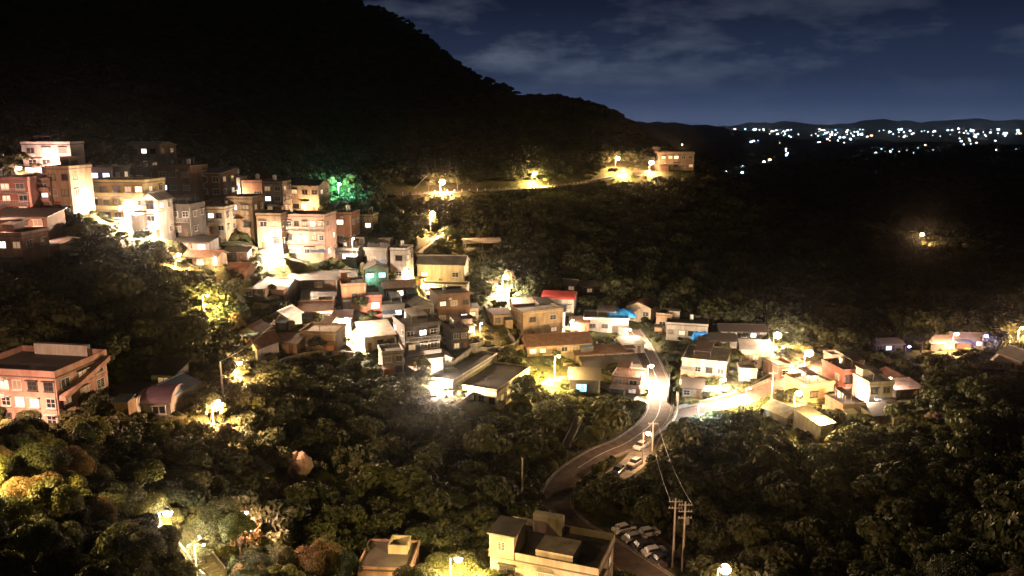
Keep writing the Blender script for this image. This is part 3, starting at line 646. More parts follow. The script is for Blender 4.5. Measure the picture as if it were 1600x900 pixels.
    if h['W'] > 4 and rnd.random() < .6 and h['name'] == 'house':       # tin lean-to against a wall
        aw = rnd.uniform(2, min(4.5, W_*.6)); ad = rnd.uniform(1.4, 2.4); ah = rnd.uniform(1.9, 2.4); x = rnd.choice((-1, 1))*(hw-aw/2); mt_ = rnd.choice(['grey','brown','tan','dark','orange'])
        a_ = MB().box(x-aw/2, x+aw/2, -hd-ad, -hd-.11, -3.5, ah).build('lean_to', M[mt_], root)
        MB().prism([(-hd-ad-.35, ah-.02), (-hd-.11, ah+.45), (-hd-.11, ah+.53), (-hd-ad-.35, ah+.06)], 'x', x-aw/2-.2, x+aw/2+.2).build('lean_to_roof', M[rnd.choice(['metal','metaldark','tile','metalblue'])], a_)
    if h['roof'] == 'flat' and h['name'] == 'house' and 'hatch' not in h['label'] and rnd.random() < .5 and W_ > 4.5:          # sheet-metal shelter on the roof
        sw = W_*rnd.uniform(.3, .5); x = rnd.uniform(-hw+sw/2+.3, hw-sw/2-.3) if not h['shed'] else 0; z0 = Hh+.2
        p_ = MB()
        MB().prism([(-hd*.6, z0+1.9), (hd*.7, z0+2.5), (hd*.7, z0+2.58), (-hd*.6, z0+1.98)], 'x', x-sw/2, x+sw/2).build('roof_shelter', M[rnd.choice(['metal','metaldark','metal','tile'])], root)
        for sx in (-1, 1):
            for yy, zz in ((-hd*.5, z0+1.93), (hd*.6, z0+2.44)): MB().box(x+sx*(sw/2-.12)-.05, x+sx*(sw/2-.12)+.05, yy-.05, yy+.05, z0, zz).build('post', M['lampmetal'], root)
    if st > 1 and rnd.random() < .6:
        x = rnd.uniform(-hw*.5, hw*.5); zz = sh*.93
        MB().prism([(-hd-1.1, zz-.3), (-hd-.08, zz), (-hd-.08, zz+.06), (-hd-1.1, zz-.24)], 'x', x-1.5, x+1.5).build('awning', M[rnd.choice(['metal','metalblue','metalred','tile'])], root)
    # eaves pipe
    if rnd.random() < .5: MB().tube((hw-.25, -hd-.14, -.5), (hw-.25, -hd-.14, Hh-.1), .05, n=6).build('drainpipe', M['frame'], root)
    return root
HO = {}
for h in H: HO[h['label']] = (make_house(h), h)
def find(s):
    for k, v in HO.items():
        if s in k: return v
# stepped roof blocks and stair tower of the near bottom building
r_, h = find('stair tower and stepped roof'); hw, hd, Hh = h['W']/2, h['D']/2, h['H']
t_ = MB().box(-hw+.0, -hw+3.4, -hd-.3, -hd+4.2, Hh+.2, Hh+3.4).build('stair_tower', M['oldtan'], r_)
MB().box(-hw-.25, -hw+3.65, -hd-.5, -hd+4.45, Hh+3.4, Hh+3.6).build('tower_roof', M['slab'], t_)
window(t_, (-hw+1.7, -hd-.3, Hh+1.9), 'f', .9, 1.1, M['glass'])
MB().box(-hw+3.4, -hw+7.6, hd-1.4, hd-.2, Hh+.2, Hh+2.9).build('roof_room', M['cream'], r_)
MB().box(-hw+6.2, -hw+11.2, -hd+.3, -hd+4.4, Hh+.2, Hh+2.0).build('roof_room', M['oldtan'], r_)
# roof terrace room of the large pink corner building
r_, h = find('large pink corner'); hw, hd, Hh = h['W']/2, h['D']/2, h['H']
MB().box(-hw+3, hw-2.2, hd-1.1, hd-.3, Hh+.2, Hh+1.9).build('terrace_wall', M['white'], r_)
MB().prism([(-hd+.2, Hh-3.3), (-hd+.2, Hh-2.6), (hd-.5, Hh+.3), (hd-.5, Hh-.4)], 'x', hw+.12, hw+1.1).build('outer_stair', M['pink'], r_)
r_, h = find('open roof hatch'); hw, hd, Hh = h['W']/2, h['D']/2, h['H']
MB().box(-.2, hw-1, hd-3.2, hd-3.0, Hh+.2, Hh+1.5).box(-.2, hw-1, hd-.6, hd-.4, Hh+.2, Hh+1.5).box(-.2, 0, hd-3.0, hd-.6, Hh+.2, Hh+1.5).box(hw-1.2, hw-1, hd-3.0, hd-.6, Hh+.2, Hh+1.5).build('hatch_frame', M['cream'], r_)

def tarp(label, px, py, Y, w, d, hgt):
    x, y, z = at(px, py, Y); nx, ny = 22, 16; m = MB(); rr = np.random.RandomState(int(px))
    top = []; ph = rr.rand(6)*6
    for j in range(ny+1):
        for i in range(nx+1):
            a = i/nx*2-1; b = j/ny*2-1; f = max(0, 1-max(abs(a), abs(b))**4)
            zz = hgt*f*(.75+.2*math.sin(a*5+ph[0])*math.cos(b*4+ph[1])+.1*math.sin(a*13+b*9+ph[2]))
            top.append((x+a*w/2*(1+.06*math.sin(b*7+ph[3])), y+b*d/2*(1+.08*math.sin(a*6+ph[4])), z+zz))
    m.add(top, [(j*(nx+1)+i, j*(nx+1)+i+1, (j+1)*(nx+1)+i+1, (j+1)*(nx+1)+i) for j in range(ny) for i in range(nx)], True)
    o = m.build('tarpaulin', M['tarp']); tag(o, label, 'tarpaulin')
    return o
_, h = find('carrying a blue'); 
px, py, d_ = project(h['X']+h['W']*.36, h['Y'], h['Z']+h['H']+.3)
tarp('crumpled blue tarpaulin heaped on the white-walled house roof', px, py, h['Y'], 8.4, 6.0, 2.5)
_, h = find('layered roof walls')
px, py, d_ = project(h['X']+h['W']*.22, h['Y']-h['D']/2-1.2, h['Z']+.3)
tarp('second blue tarpaulin slumped over the corner of the layered roof house', px, py, h['Y']-h['D']/2-1.2, 6.0, 2.6, 3.6)

# ------------------------------------------------------------ lamps
LAMPS = []; LPOS = {}
def lamp(label, px, py, watts, col=WARM, h=6.0, size=.28, ymin=30, arm=1.0, Y=None, name='street_lamp', rad=.3, group=None):
    if Y: x, y, z = at(px, py, Y); g = float(zt(x, y)); h = max(2.0, z-g); z = g
    else:
        x, y, z = hit(px, py, h, ymin)
        for _ in range(60):
            inside = False
            for fx, fy, hw, hd, yaw, fz in FOOT:
                if hw < 2: continue
                dx = x-fx; dy = y-fy; c, s_ = math.cos(yaw), math.sin(yaw)
                if abs(dx*c+dy*s_) < hw+1.0 and abs(-dx*s_+dy*c) < hd+1.3: inside = True
            if not inside: break
            y -= .4; x, y, zz = at(px, py, y); z = float(zt(x, y)); h = max(2.0, zz-z)
    LPOS[(px, py)] = (x, y)
    root = empty(name, (x, y, z)); tag(root, label, 'lamp', group)
    ax = -arm
    MB().tube((ax, 0, -1.0), (ax, 0, h), .11, .06, n=8).build('pole', M['pole'] if h > 5 else M['lampmetal'], root)
    if arm: MB().tube((ax, 0, h-.1), (0, 0, h+.25), .04, n=6).build('arm', M['lampmetal'], root)
    q_ = max(.45, size*.9)
    hd_ = MB().prism([(-q_-.1, h+.16), (q_+.1, h+.16), (q_*.7, h+.34), (-q_*.8, h+.40)], 'y', -q_*.55, q_*.55).build('lamp_head', M['lampmetal'], root)
    key = 'lens_%d_%d_%d' % tuple(int(c*99) for c in col)
    if key not in M: M[key] = glow('lamp_lens', col, 60)
    MB().ball((0, 0, h-.12), size, size*.8, 12, 8).build('bulb', M[key], hd_)
    # the hood throws most of the light down, the bare bowl gives the rest all round
    hooded = h >= 3.9 and watts > 1900 and col not in (GREEN, BLUEW)
    for kind, part in ((('SPOT', 1.0), ('POINT', .27)) if hooded else (('POINT', .5),)):
        ld = bpy.data.lights.new('lamp_light', kind); ld.energy = watts*LIGHT_GAIN*part; ld.color = col; ld.shadow_soft_size = rad
        if kind == 'SPOT': ld.spot_size = R(158); ld.spot_blend = .75
        lo = bpy.data.objects.new('lamp_light', ld); COL.objects.link(lo); lo.parent = root; lo.location = (0, -.05, h-.12-size*.8-rad-.05)
    PROT.append((px-8, py-8, px+8, py+14, y)); LAMPS.append((x, y, z, h))
    return root
GREEN = (.25,1,.55); YEL = (1,.66,.21); PINK = (1,.55,.42); REDW = (1,.52,.34); BLUEW = (.70,.85,1)
lamp('brightest lamp of the hillside, washing out the yellow house behind it', 200,318,40000,WHITE,5,.95)
lamp('lamp at the foot of the white gabled wall on the stair', 240,352,9000,WHITE,4,.4)
lamp('lamp on the bend where the hill stair meets the garden path', 279,397,6000,WARM,4.5,.5)
lamp('blazing lamp on the middle terrace before the balcony block', 428,383,16000,WHITE,4,.6)
lamp('small lamp lighting the top white house of the left hill', 30,262,4500,PINK,4,.5)
lamp('lamp in front of the lower floor of the top white house', 80,256,2500,PINK,3,.2)
lamp('lamp beside the overlit white box house', 372,300,1500,WHITE,3,.15,arm=.4)
lamp('lamp before the cream house next to the green light', 478,322,1600,WARM,3,.2,arm=.4)
lamp('green floodlight in the trees at the end of the top row', 530,287,6000,GREEN,6,.6,arm=.4)
lamp('single orange lamp hovering over the yellow stair in the wood', 676,333,12000,WARM,9,.95)
lamp('big orange lamp on the left start of the upper road', 691,284,16000,WARM,5.5,1.3)
lamp('lamp half hidden by the glowing trees on the middle of the upper road', 836,270,14000,YEL,6,.9)
lamp('high orange lamp on the mountain side of the ridge bend', 965,247,11000,WARM,8,1.1)
lamp('lower yellow lamp in the bushes of the ridge bend', 975,267,6000,YEL,4,.5)
lamp('lamp beside the salmon house on the ridge', 1018,254,9000,WARM,5,1.2)
lamp('yellow lamp on the roof level of the salmon ridge house', 1066,226,600,YEL,7,.8)
lamp('white lamp standing in the yellow shrubs of the left garden', 324,461,9000,YEL,6,.3)
lamp('fierce white lamp above the bleached sheet roof', 541,500,30000,WHITE,5,.8)
lamp('lamp shining on the blank white house front', 640,428,3200,WHITE,4,.2,arm=.5)
lamp('teal lamp by the dark gable cottage door', 577,430,260,(.3,1,.85),2.5,.3,arm=.3)
lamp('strong lamp among bushes right of the cream villa', 790,432,14000,WHITE,6.5,1.0)
lamp('lamp on the cream villa forecourt', 664,436,4000,YEL,3.5,.2)
lamp('hidden yellow lamp of the stair above the villa', 692,364,3200,YEL,4,.2)
lamp('lamp on the tall pole between the school and the brown roofs', 873,556,9000,YEL,8,.45)
lamp('low flood of light at the foot of the school lane', 858,592,10000,YEL,3.5,.5,arm=.5)
lamp('star-like lamp at the top of the main road', 1018,571,7500,WHITE,6.5,.6)
lamp('lamp between the cream L-shaped house and the right street', 1131,592,13000,WHITE,5,.6)
lamp('white star lamp over the small crowded house', 1215,523,15000,WHITE,7,1.0)
lamp('big warm lamp above the right street corner', 1264,551,16000,WARM,7,1.1)
lamp('lamp in front of the yellow box house', 1248,614,12000,WARM,6,.8)
lamp('lamp against the bright white narrow house', 1350,612,6500,WHITE,4,.5)
lamp('bluish white lamp at the lower end of the right street', 1098,632,2600,BLUEW,4,.45)
lamp('lamp on the middle stretch of the right street', 1172,606,6500,YEL,6,.25)
lamp('roadside lamp above the parked cars on the bend', 1013,676,1800,WARM,7,.5)
lamp('floodlight drowning the white end wall of the school hall', 684,612,24000,WHITE,4,.7,Y=180.5)
lamp('lamp at the end of the stone cottages above the dark garden', 374,566,7500,WARM,5,.5)
lamp('lamp on a tall thin pole at the garden path below the sheds', 341,630,7500,WARM,6,.7)
lamp('lamp glowing in leaves on the lower left path', 262,800,4500,WHITE,5,.5)
lamp('yellow lamp flaring beside the bottom building', 716,872,9000,YEL,9,.5)
lamp('lamp at the bottom edge right of the twin poles', 1133,888,3500,WARM,8,.8)
lamp('lone lamp far out in the dark valley', 1441,366,9000,WARM,8,1.0)
lamp('white lamp left of the far right roofs', 1495,521,7000,WARM,6,.6)
lamp('violet blue lamp at the right end of the far roofs', 1542,524,700,(.35,.3,1),5,.6)
lamp('orange lamp cut by the right picture edge', 1598,512,12000,WARM,7,.5)
lamp('tiny violet lamp in the gap before the orange-lit tree', 1421,541,120,(.4,.35,1),4,.35)
lamp('added lamp hidden behind the rust-coloured trees of the lower left', 385,800,4200,REDW,5.5,.25,arm=.3)  # added lamp, there to light the orange trees around it
lamp('lamp in the lower left stair shrubs', 318,850,1500,YEL,5,.15)
lamp('street lamp on the lane under the small yellow house', 552,372,2500,WHITE,3.5,.25,arm=.4)
lamp('lamp between the low roofs below the stair bend', 336,402,1600,WARM,3.5,.2,arm=.4)
lamp('lamp in the village gap right of the small white hut', 752,505,2200,WARM,4,.25,arm=.4)
lamp('lamp at the wide white wall under the blue tarpaulin', 985,515,6500,WHITE,4.5,.3)
lamp('lamp on the white cube house yard', 895,500,4500,WHITE,4,.25,arm=.5)
lamp('lamp lighting the second white-roofed shed', 1284,650,9000,YEL,6,.25)
lamp('lamp over the slope behind the bright white narrow house', 1392,590,1500,PINK,4,.2)
# lamps of the same streets just outside the picture
lamp('street lamp below the bottom edge in front of the tan concrete building', 900,1060,4200,WARM,9,.3,Y=86)
lamp('street lamp outside the left edge lighting the red blocks', -30,330,9000,REDW,8,.3, name='street_lamp')
lamp('street lamp outside the left edge lighting the pink corner building', -60,585,7000,REDW,9,.3,Y=97)
lamp('street lamp below the bottom left corner lighting the tree crowns', -110,690,10000,YEL,9,.3,Y=58)

# ------------------------------------------------------------ stairs, walls, poles, cars
def stairs(label, a, b, w, n_, mat='step', rail=True, ya=None, cat='stairs'):
    A_ = np.array(hit(*a)); B_ = np.array(hit(*b)); A_[2] += .15; B_[2] += .15
    d = B_-A_; ln = math.hypot(d[0], d[1]); ang = math.atan2(d[1], d[0])
    root = empty('staircase', tuple(A_), ang); tag(root, label, cat)
    m = MB(); dz = d[2]
    for i in range(n_):
        x0 = ln*i/n_; x1 = ln*(i+1)/n_+.02; z = dz*(i+(1 if dz > 0 else 0))/n_
        m.box(x0, x1, -w/2, w/2, z-1.6, z)
    m.build('steps', M[mat], root)
    if rail:
        for s in (-1, 1):
            MB().prism([(0, -1), (ln, dz-1), (ln, dz+.75), (0, .75)], 'y', s*(w/2+.01), s*(w/2+.22)).build('side_wall', M['concrete'], root)
    for i in range(9):
        q = A_+d*i/8; px, py, _ = project(*q); mg = max(5, w*F/q[1]*.55); PROT.append((px-mg, py-mg, px+mg, py+mg*.8, q[1]+2)); FOOT.append((q[0], q[1], w/2+.4, w/2+.4, ang, q[2]))
    return root
stairs('bright concrete stair falling from the yellow house to the lane', (190,348),(236,385), 2.2, 26)
stairs('long yellow-lit stair climbing through the wood to the orange lamp', (655,396),(712,350), 2.4, 40)
stairs('short white-edged garden stair by the pink rock', (396,716),(424,738), 1.8, 9, rail=False)
stairs('broad stair with thick side walls in the bottom left corner', (338,905),(296,852), 2.2, 12)
stairs('thin stair dropping from the dark cyan-window house to the road', (906,652),(884,700), 1.4, 22)
stairs('stair rising left of the tan box house to the village centre', (800,535),(760,480), 1.6, 26)
def rock(label, px, py, w, h_, d, seed):
    x, y, z = hit(px, py); m = MB(); rr = np.random.RandomState(seed); n1, n2 = 18, 11; vs = []
    for j in range(n2+1):
        for i in range(n1):
            t = math.pi*j/n2; p = 2*math.pi*i/n1
            q = 1+.10*math.sin(3*p+seed)+.09*math.sin(5*t+2*p)+.06*math.sin(9*p+4*t)+.035*rr.randn()
            vs.append((w/2*q*math.sin(t)*math.cos(p), d/2*q*math.sin(t)*math.sin(p), h_*q*math.cos(t)*.6+h_*.3+.25*w*.3*math.sin(t)*math.cos(p)))
    m.add(vs, [(j*n1+i, (j+1)*n1+i, (j+1)*n1+(i+1)%n1, j*n1+(i+1)%n1) for j in range(n2) for i in range(n1)])
    o = m.build('rock_outcrop', M['rock'], None, (x, y+d/2, z+.9)); tag(o, label, 'rock'); PROT.append((px-w*5, py-h_*9, px+w*5, py, y)); return o
rock('pink pointed rock outcrop beside the garden stair', 463,752,4.6,3.6,3,3)
rock('low pale rock at the far end of the right village', 1462,660,3.4,1.2,2.4,5)

def wallseg(label, pts, hgt, t=.3, mat='concrete', below=2.0):
    p = poly_world(pts, 1.0); return wall_line('garden_wall', p, 0, hgt, t, label, mat, below)
wallseg('pale garden wall between the school roof and the brown roofs', [(735,548),(770,552),(800,545),(815,530)], 1.4)
wallseg('thin wall running down left of the school hall roof', [(672,592),(700,572),(735,548)], .8)
wallseg('concrete wall along the school forecourt', [(692,655),(722,632),(768,600)], 1.2)
wallseg('lit terrace wall under the balcony block', [(380,412),(420,410),(460,404),(520,400)], 1.6)
wallseg('curved white-topped path wall in the lower left garden', [(428,688),(450,694),(470,712)], .9, .5)
wallseg('terrace wall above the stone cottages', [(398,480),(440,484),(480,492),(520,490)], 1.2, .35, 'stone')
wallseg('stone terrace wall under the tan terrace house', [(430,575),(470,560),(520,556),(560,560)], 1.4, .35, 'stone')
wallseg('dark boundary wall left of the main road climb', [(1040,560),(1046,590),(1043,630)], 1.5, .3, 'dark')
wallseg('terrace wall between the striped sheds', [(880,572),(920,570),(965,560),(995,545)], .9, .3, 'tan')
wallseg('embankment wall under the top left houses', [(0,430),(60,426),(110,412)], 1.2, .4, 'stone')
wallseg('pale slanting path wall on the far right slope', [(1548,572),(1575,578),(1600,586)], .6, .4)
wallseg('front garden wall under the long white hill house', [(40,268),(80,268),(125,268)], 1.0, .3, 'white')

wallseg('stone terrace wall left of the stepped orange house', [(440,492),(480,482),(525,486)], 1.0, .35, 'stone')
wallseg('pale wall of the yard between the tan box house and the school roof', [(690,560),(725,545),(770,540)], 1.3)
wallseg('stepped brown wall under the red-lit open frame house', [(930,628),(970,634),(1010,640)], 1.5, .4, 'stone')
wallseg('grey wall beside the lower dark gardens under the teal cottage', [(540,455),(580,462),(600,470)], 1.2)
wallseg('slope wall under the cream L-shaped house', [(1062,600),(1090,612),(1120,612)], 1.5, .4, 'stone')
wallseg('tan wall along the foot of the boxy tan house', [(805,545),(835,548),(870,540),(910,532)], 1.4, .3, 'tan')
wallseg('wall of the yard in front of the dark red two-storey house', [(1285,640),(1320,645),(1345,650)], 1.2, .3, 'tan')
# guard posts along the upper road
gp = MB().box(-.16, .16, -.16, .16, -.5, .95).box(-.19, .19, -.19, .19, .95, 1.02)
gmesh = gp.mesh('guard_post', M['white']); nn = normals2(upper_road); acc = 0; first = True
for i in range(2, len(upper_road)-8):
    if i % 2: continue
    q = upper_road[i]; x, y = q[:2]-nn[i]*3.3*(1 if nn[i][1] > 0 else -1)
    o = bpy.data.objects.new('guard_post', gmesh); COL.objects.link(o); o.location = (x, y, q[2]+.03)
    tag(o, 'short white guard post in the row along the valley side of the upper road', 'post', 'guard posts of the upper road')
sgn = 1 if nn[10][1] > 0 else -1
wall_line('embankment_wall', pick(upper_road, 0, .72), -sgn*3.75, .02, .5, 'high stone embankment wall carrying the upper road', 'stone', 5)

def utility_pole(label, px, py, h_, arms=2, Y=None, name='utility_pole'):
    x, y, z = hit(px, py) if not Y else at(px, py, Y)
    root = empty(name, (x, y, z)); tag(root, label, 'pole')
    MB().tube((0, 0, -1), (0, 0, h_), .2, .13, n=10).build('pole', M['pole'], root)
    for k in range(arms):
        zz = h_-.5-k*1.1
        a_ = MB().box(-1.1, 1.1, -.21, -.1, zz-.06, zz+.06).build('crossarm', M['pole'], root)
        for s in (-.95, -.5, .5, .95): MB().tube((s, -.15, zz+.06), (s, -.15, zz+.32), .07, .05, n=7).build('insulator', M['white'], a_)
    PROT.append((px-3, py-h_*F/max(y,1)*.9, px+3, py, y))
    return root
utility_pole('left one of the twin concrete power poles at the bottom', 1051,886,12.0,2)
p_ = utility_pole('right one of the twin concrete power poles at the bottom, with transformer', 1066,892,12.0,3)
MB().tube((.45, -.1, 8.2), (.45, -.1, 9.3), .3, n=10).build('transformer', M['grey'], p_)
utility_pole('thin pale pole standing alone in the dark wood left of the road bend', 816,782,8.5,0)
utility_pole('short pale pole on the dark slope above the red roof', 873,404,5.5,0)
utility_pole('pole beside the brightly lit right street', 1205,628,8.0,1)
utility_pole('thin pole by the forest edge behind the right lamps', 1196,505,6.0,0)
utility_pole('pole rising from the garden lamp corner left of the village', 350,640,8.5,0)
utility_pole('pole on the road edge by the parked cars', 1019,706,7.0,1)
# mountain road sign gantry / boom at the upper road start
x, y, z = hit(642,304); r_ = empty('barrier', (x, y, z)); tag(r_, 'pale slanting barrier arm at the left start of the upper road', 'barrier')
MB().box(-.3, .3, -.3, .3, -.5, 1.2).build('post', M['lampmetal'], r_); MB().tube((0, 0, 1.0), (6.5, 0, 7.5), .17, .1, n=8).build('boom', M['white'], r_)

def cable(label, a, b, sag=1.2, r=.035):
    a = np.array(a, float); b = np.array(b, float); m = MB(); n_ = 16; prev = None
    for k in range(n_+1):
        t = k/n_; q = a*(1-t)+b*t; q[2] -= sag*4*t*(1-t)
        if prev is not None: m.tube(prev, q, r, n=5)
        prev = q
    tag(m.build('power_cable', M['lampmetal']), label, 'cable')
def top_of(px, py, h_): x, y, z = hit(px, py); return (x, y, z+h_)
t1 = top_of(1051,886,12); t2 = top_of(1066,892,12)
cable('power cable from the twin poles up to the bend pole, left strand', (t1[0]-.9,t1[1]-.15,t1[2]-.2), (top_of(1019,706,7)[0]-.9,top_of(1019,706,7)[1]-.1,top_of(1019,706,7)[2]-.2), 1.5)
cable('power cable from the twin poles up to the bend pole, right strand', (t2[0]+.9,t2[1]-.15,t2[2]-.2), (top_of(1019,706,7)[0]+.9,top_of(1019,706,7)[1]-.1,top_of(1019,706,7)[2]-.2), 1.5)
cable('cable from the bend pole to the right street pole', top_of(1019,706,7), top_of(1205,628,8), 1.6)
cable('cable from the garden pole up to the stone cottages', top_of(350,640,8.5), top_of(447,514,5), 1.4)
cable('cable from the right street pole to the thin pole at the forest edge', top_of(1205,628,8), top_of(1196,505,6), 1.2)
def car_proto(colname, col):
    m_ = surf(colname, col, [c*.7 for c in col], rough=.35, scale=1, amount=.3); m_.node_tree.nodes['Principled BSDF'].inputs['Coat Weight'].default_value = .6
    root = empty('parked_car', (0,0,0))
    prof = [(-2.1,.32),(-2.15,.75),(-1.95,.92),(-1.0,.98),(1.75,.95),(2.1,.82),(2.15,.45),(2.05,.3)]
    b = MB(); n_ = len(prof)
    rows = [(-.86,.94),(-.80,1.0),(.80,1.0),(.86,.94)]; vs = []
    for yy, k in rows: vs += [(x*k, yy, .3+(z-.3)*(k if k < 1 else 1)) for x, z in prof]
    fs = [tuple(range(n_)), tuple(range(4*n_-1, 3*n_-1, -1))]
    for r in range(3): fs += [(r*n_+i, (r+1)*n_+i, (r+1)*n_+(i+1)%n_, r*n_+(i+1)%n_) for i in range(n_)]
    b.add(vs, fs); b.build('body', m_, root)
    cab = [(-1.55,.93),(-1.15,1.40),(.55,1.44),(1.15,.93)]; g = MB(); vs = []
    for yy, s in ((-.76,0),(-.60,1),(.60,1),(.76,0)):
        vs += [(x, yy if z < 1 else yy*.92, z) for x, z in cab]
    g.add(vs, [(0,1,2,3),(15,14,13,12)]+[(r*4+i, (r+1)*4+i, (r+1)*4+(i+1)%4, r*4+(i+1)%4) for r in range(3) for i in range(4)])
    g.build('window', M['glass'], root)
    MB().box(-1.12, .52, -.58, .58, 1.415, 1.47).build('roof', m_, root)
    for x in (-1.3, 1.3):
        for s in (-1, 1):
            w = MB().tube((x, s*.72, .32), (x, s*.9, .32), .32, n=14).build('wheel', M['rubber'], root); MB().tube((x, s*.89, .32), (x, s*.915, .32), .18, n=10).build('rim', M['steel'], w)
    for s in (-1, 1): MB().box(2.05, 2.14, s*.6-.18, s*.6+.18, .6, .76).build('headlight', M['frame'], root); MB().box(-2.14, -2.05, s*.62-.16, s*.62+.16, .66, .82).build('tail_light', M['red'], root)
    return root
pw = car_proto('white_car_paint', (.62,.60,.58)); pk = car_proto('dark_car_paint', (.05,.05,.06)); pg = car_proto('silver_car_paint', (.34,.34,.34))
used = set()
def car(proto, px, py, rot, label, group):
    o = proto if id(proto) not in used else copy_tree(proto); used.add(id(proto))
    x, y, z = hit(px, py); z = max(float(zt(x+a, y+b)) for a in (-1.3,0,1.3) for b in (-1.3,0,1.3))
    # cars stand on the road or on the parking strip beside it
    k = ((main_road[:,0]-x)**2+(main_road[:,1]-y)**2).argmin(); d = math.hypot(main_road[k,0]-x, main_road[k,1]-y)
    t = main_road[min(k+1, len(main_road)-1)]-main_road[k-1]; base = math.atan2(t[1], t[0])
    for nm, p, w in ROADS:
        kk = ((p[:,0]-x)**2+(p[:,1]-y)**2).argmin()
        if math.hypot(p[kk,0]-x, p[kk,1]-y) < w/2+1: z = max(z, p[kk,2]+.05)
    o.location = (x, y, z+.01); o.rotation_euler.z = base+rot; tag(o, label, 'car', group)
    PROT.append((px-14, py-12, px+14, py+4, y))
G1 = 'cars parked on the road bend'; G2 = 'cars parked side by side along the bottom road'
car(pw, 1001, 702, .05, 'white car parked nearest the roadside lamp on the bend', G1)
car(pg, 992, 728, .1, 'silver car parked in the middle of the three on the bend', G1)
car(pk, 966, 740, .1, 'dark car parked lowest on the road bend', G1)
for i, (px, py, pr, lb) in enumerate(((975,832,pw,'white car at the top end of the bottom parking row'),(991,846,pg,'silver car second from the top of the bottom parking row'),(1006,858,pk,'dark car in the middle of the bottom parking row'),(1022,868,pw,'white car beside the twin poles in the bottom parking row'),(994,826,pk,'dark car in the back of the bottom parking area'),(1012,838,pg,'silver car in the back of the bottom parking area'),(1036,880,pk,'dark car at the lower end of the bottom parking row'))):
    car(pr, px, py, 1.35, lb, G2)
# little lorry in the village yard
x, y, z = hit(926,545); r_ = empty('small_truck', (x, y, z), R(10)); tag(r_, 'small pale truck in the yard below the white-walled house', 'truck')
MB().prism([(-1.0,.4),(-1.0,1.9),(-.2,1.95),(.5,1.2),(.6,.4)], 'y', -.8, .8).build('cab', M['white'], r_).location = (1.6,0,0)
MB().box(-2.4, .5, -.85, .85, .7, .8).box(-2.4, .5, -.85, -.8, .8, 1.2).box(-2.4, .5, .8, .85, .8, 1.2).box(-2.4, -2.35, -.8, .8, .8, 1.2).build('cargo_bed', M['grey'], r_)
for xx in (-1.6, 1.5):
    for s in (-1, 1): MB().tube((xx, s*.6, .36), (xx, s*.82, .36), .36, n=12).build('wheel', M['rubber'], r_)

# ------------------------------------------------------------ vegetation
def crown_mesh(name, r, hgt, nleaf, leaf, seed, mat='leaf', clumps=14):
    rr = np.random.RandomState(seed); cs = []; rad = []
    for i in range(clumps):
        d = rr.randn(3); d /= np.linalg.norm(d); d[2] = abs(d[2])*.9-.25
        k = rr.uniform(.35, .8); cs.append(d*np.array([r, r, hgt/2])*k); rad.append(rr.uniform(.28, .5)*r)
    cs = np.array(cs); rad = np.array(rad); idx = rr.choice(clumps, nleaf, p=rad**2/(rad**2).sum())
    d = rr.randn(nleaf, 3); d /= np.linalg.norm(d, axis=1)[:,None]; d[:,2] = np.where(d[:,2] < -.3, -d[:,2], d[:,2])
    c = cs[idx]+d*rad[idx][:,None]*(1-.35*rr.rand(nleaf)**2)[:,None]; c[:,2] += hgt*.5
    nrm = d+rr.randn(nleaf, 3)*.55; nrm /= np.linalg.norm(nrm, axis=1)[:,None]
    a = np.cross(nrm, rr.randn(nleaf, 3)); a /= np.linalg.norm(a, axis=1)[:,None]; b = np.cross(nrm, a)
    s = leaf*rr.uniform(.6, 1.3, nleaf)[:,None]
    v = np.stack([c-a*s*.6, c-b*s*.35, c+a*s*.6, c+b*s*.35], 1).reshape(-1, 3)
    me = bpy.data.meshes.new(name); me.vertices.add(len(v)); me.vertices.foreach_set('co', v.ravel()); nf = nleaf
    me.loops.add(nf*4); me.loops.foreach_set('vertex_index', np.arange(nf*4, dtype=np.int32)); me.polygons.add(nf)
    me.polygons.foreach_set('loop_start', (np.arange(nf)*4).astype(np.int32)); me.polygons.foreach_set('loop_total', np.full(nf, 4, np.int32)); me.update(calc_edges=True)
    me.materials.append(M[mat]); return me
def trunk_mesh(seed, h_, r):
    rr = random.Random(seed); m = MB(); p = (0,0,-1.5); q = (rr.uniform(-.3,.3), rr.uniform(-.3,.3), h_*.55)
    m.tube(p, q, r, r*.7, 8)
    for k in range(4):
        a = k*1.6+rr.random(); e_ = (q[0]+math.cos(a)*h_*.22, q[1]+math.sin(a)*h_*.22, h_*rr.uniform(.8,.95)); m.tube(q, e_, r*.5, r*.18, 6)
    return m.mesh('trunk', M['bark'])
M['leaf2'] = leafmat('yellow_green_leaves', (.045,.050,.010), (.13,.13,.03)); M['leaf3'] = leafmat('dark_glossy_leaves', (.010,.018,.006), (.040,.055,.018))
CR = [crown_mesh('crown', 3.4, 5.2, 5600, .31, s) for s in range(5)]           # middle distance
CR += [crown_mesh('crown', 3.8, 7.5, 2000, .5, 101, 'leaf2', 9), crown_mesh('crown', 2.6, 7.0, 2600, .34, 102, 'leaf3', 12), crown_mesh('crown', 4.4, 4.2, 4200, .36, 103, 'leaf3', 26), crown_mesh('crown', 3.2, 6.0, 1500, .62, 104, 'leaf', 7), crown_mesh('crown', 2.4, 8.0, 1700, .4, 105, 'leafdry', 10)]
CN = [crown_mesh('crown', 3.4, 5.0, 14000, .18, 20+s, clumps=22) for s in range(3)]   # near
CN += [crown_mesh('crown', 4.0, 6.4, 7000, .32, 111, 'leaf2', 10), crown_mesh('crown', 2.6, 7.0, 9000, .2, 112, 'leaf3', 14), crown_mesh('crown', 3.4, 5.0, 6000, .34, 113, 'leaf', 8), crown_mesh('crown', 3.8, 5.0, 12000, .18, 114, 'leafdry', 16)]
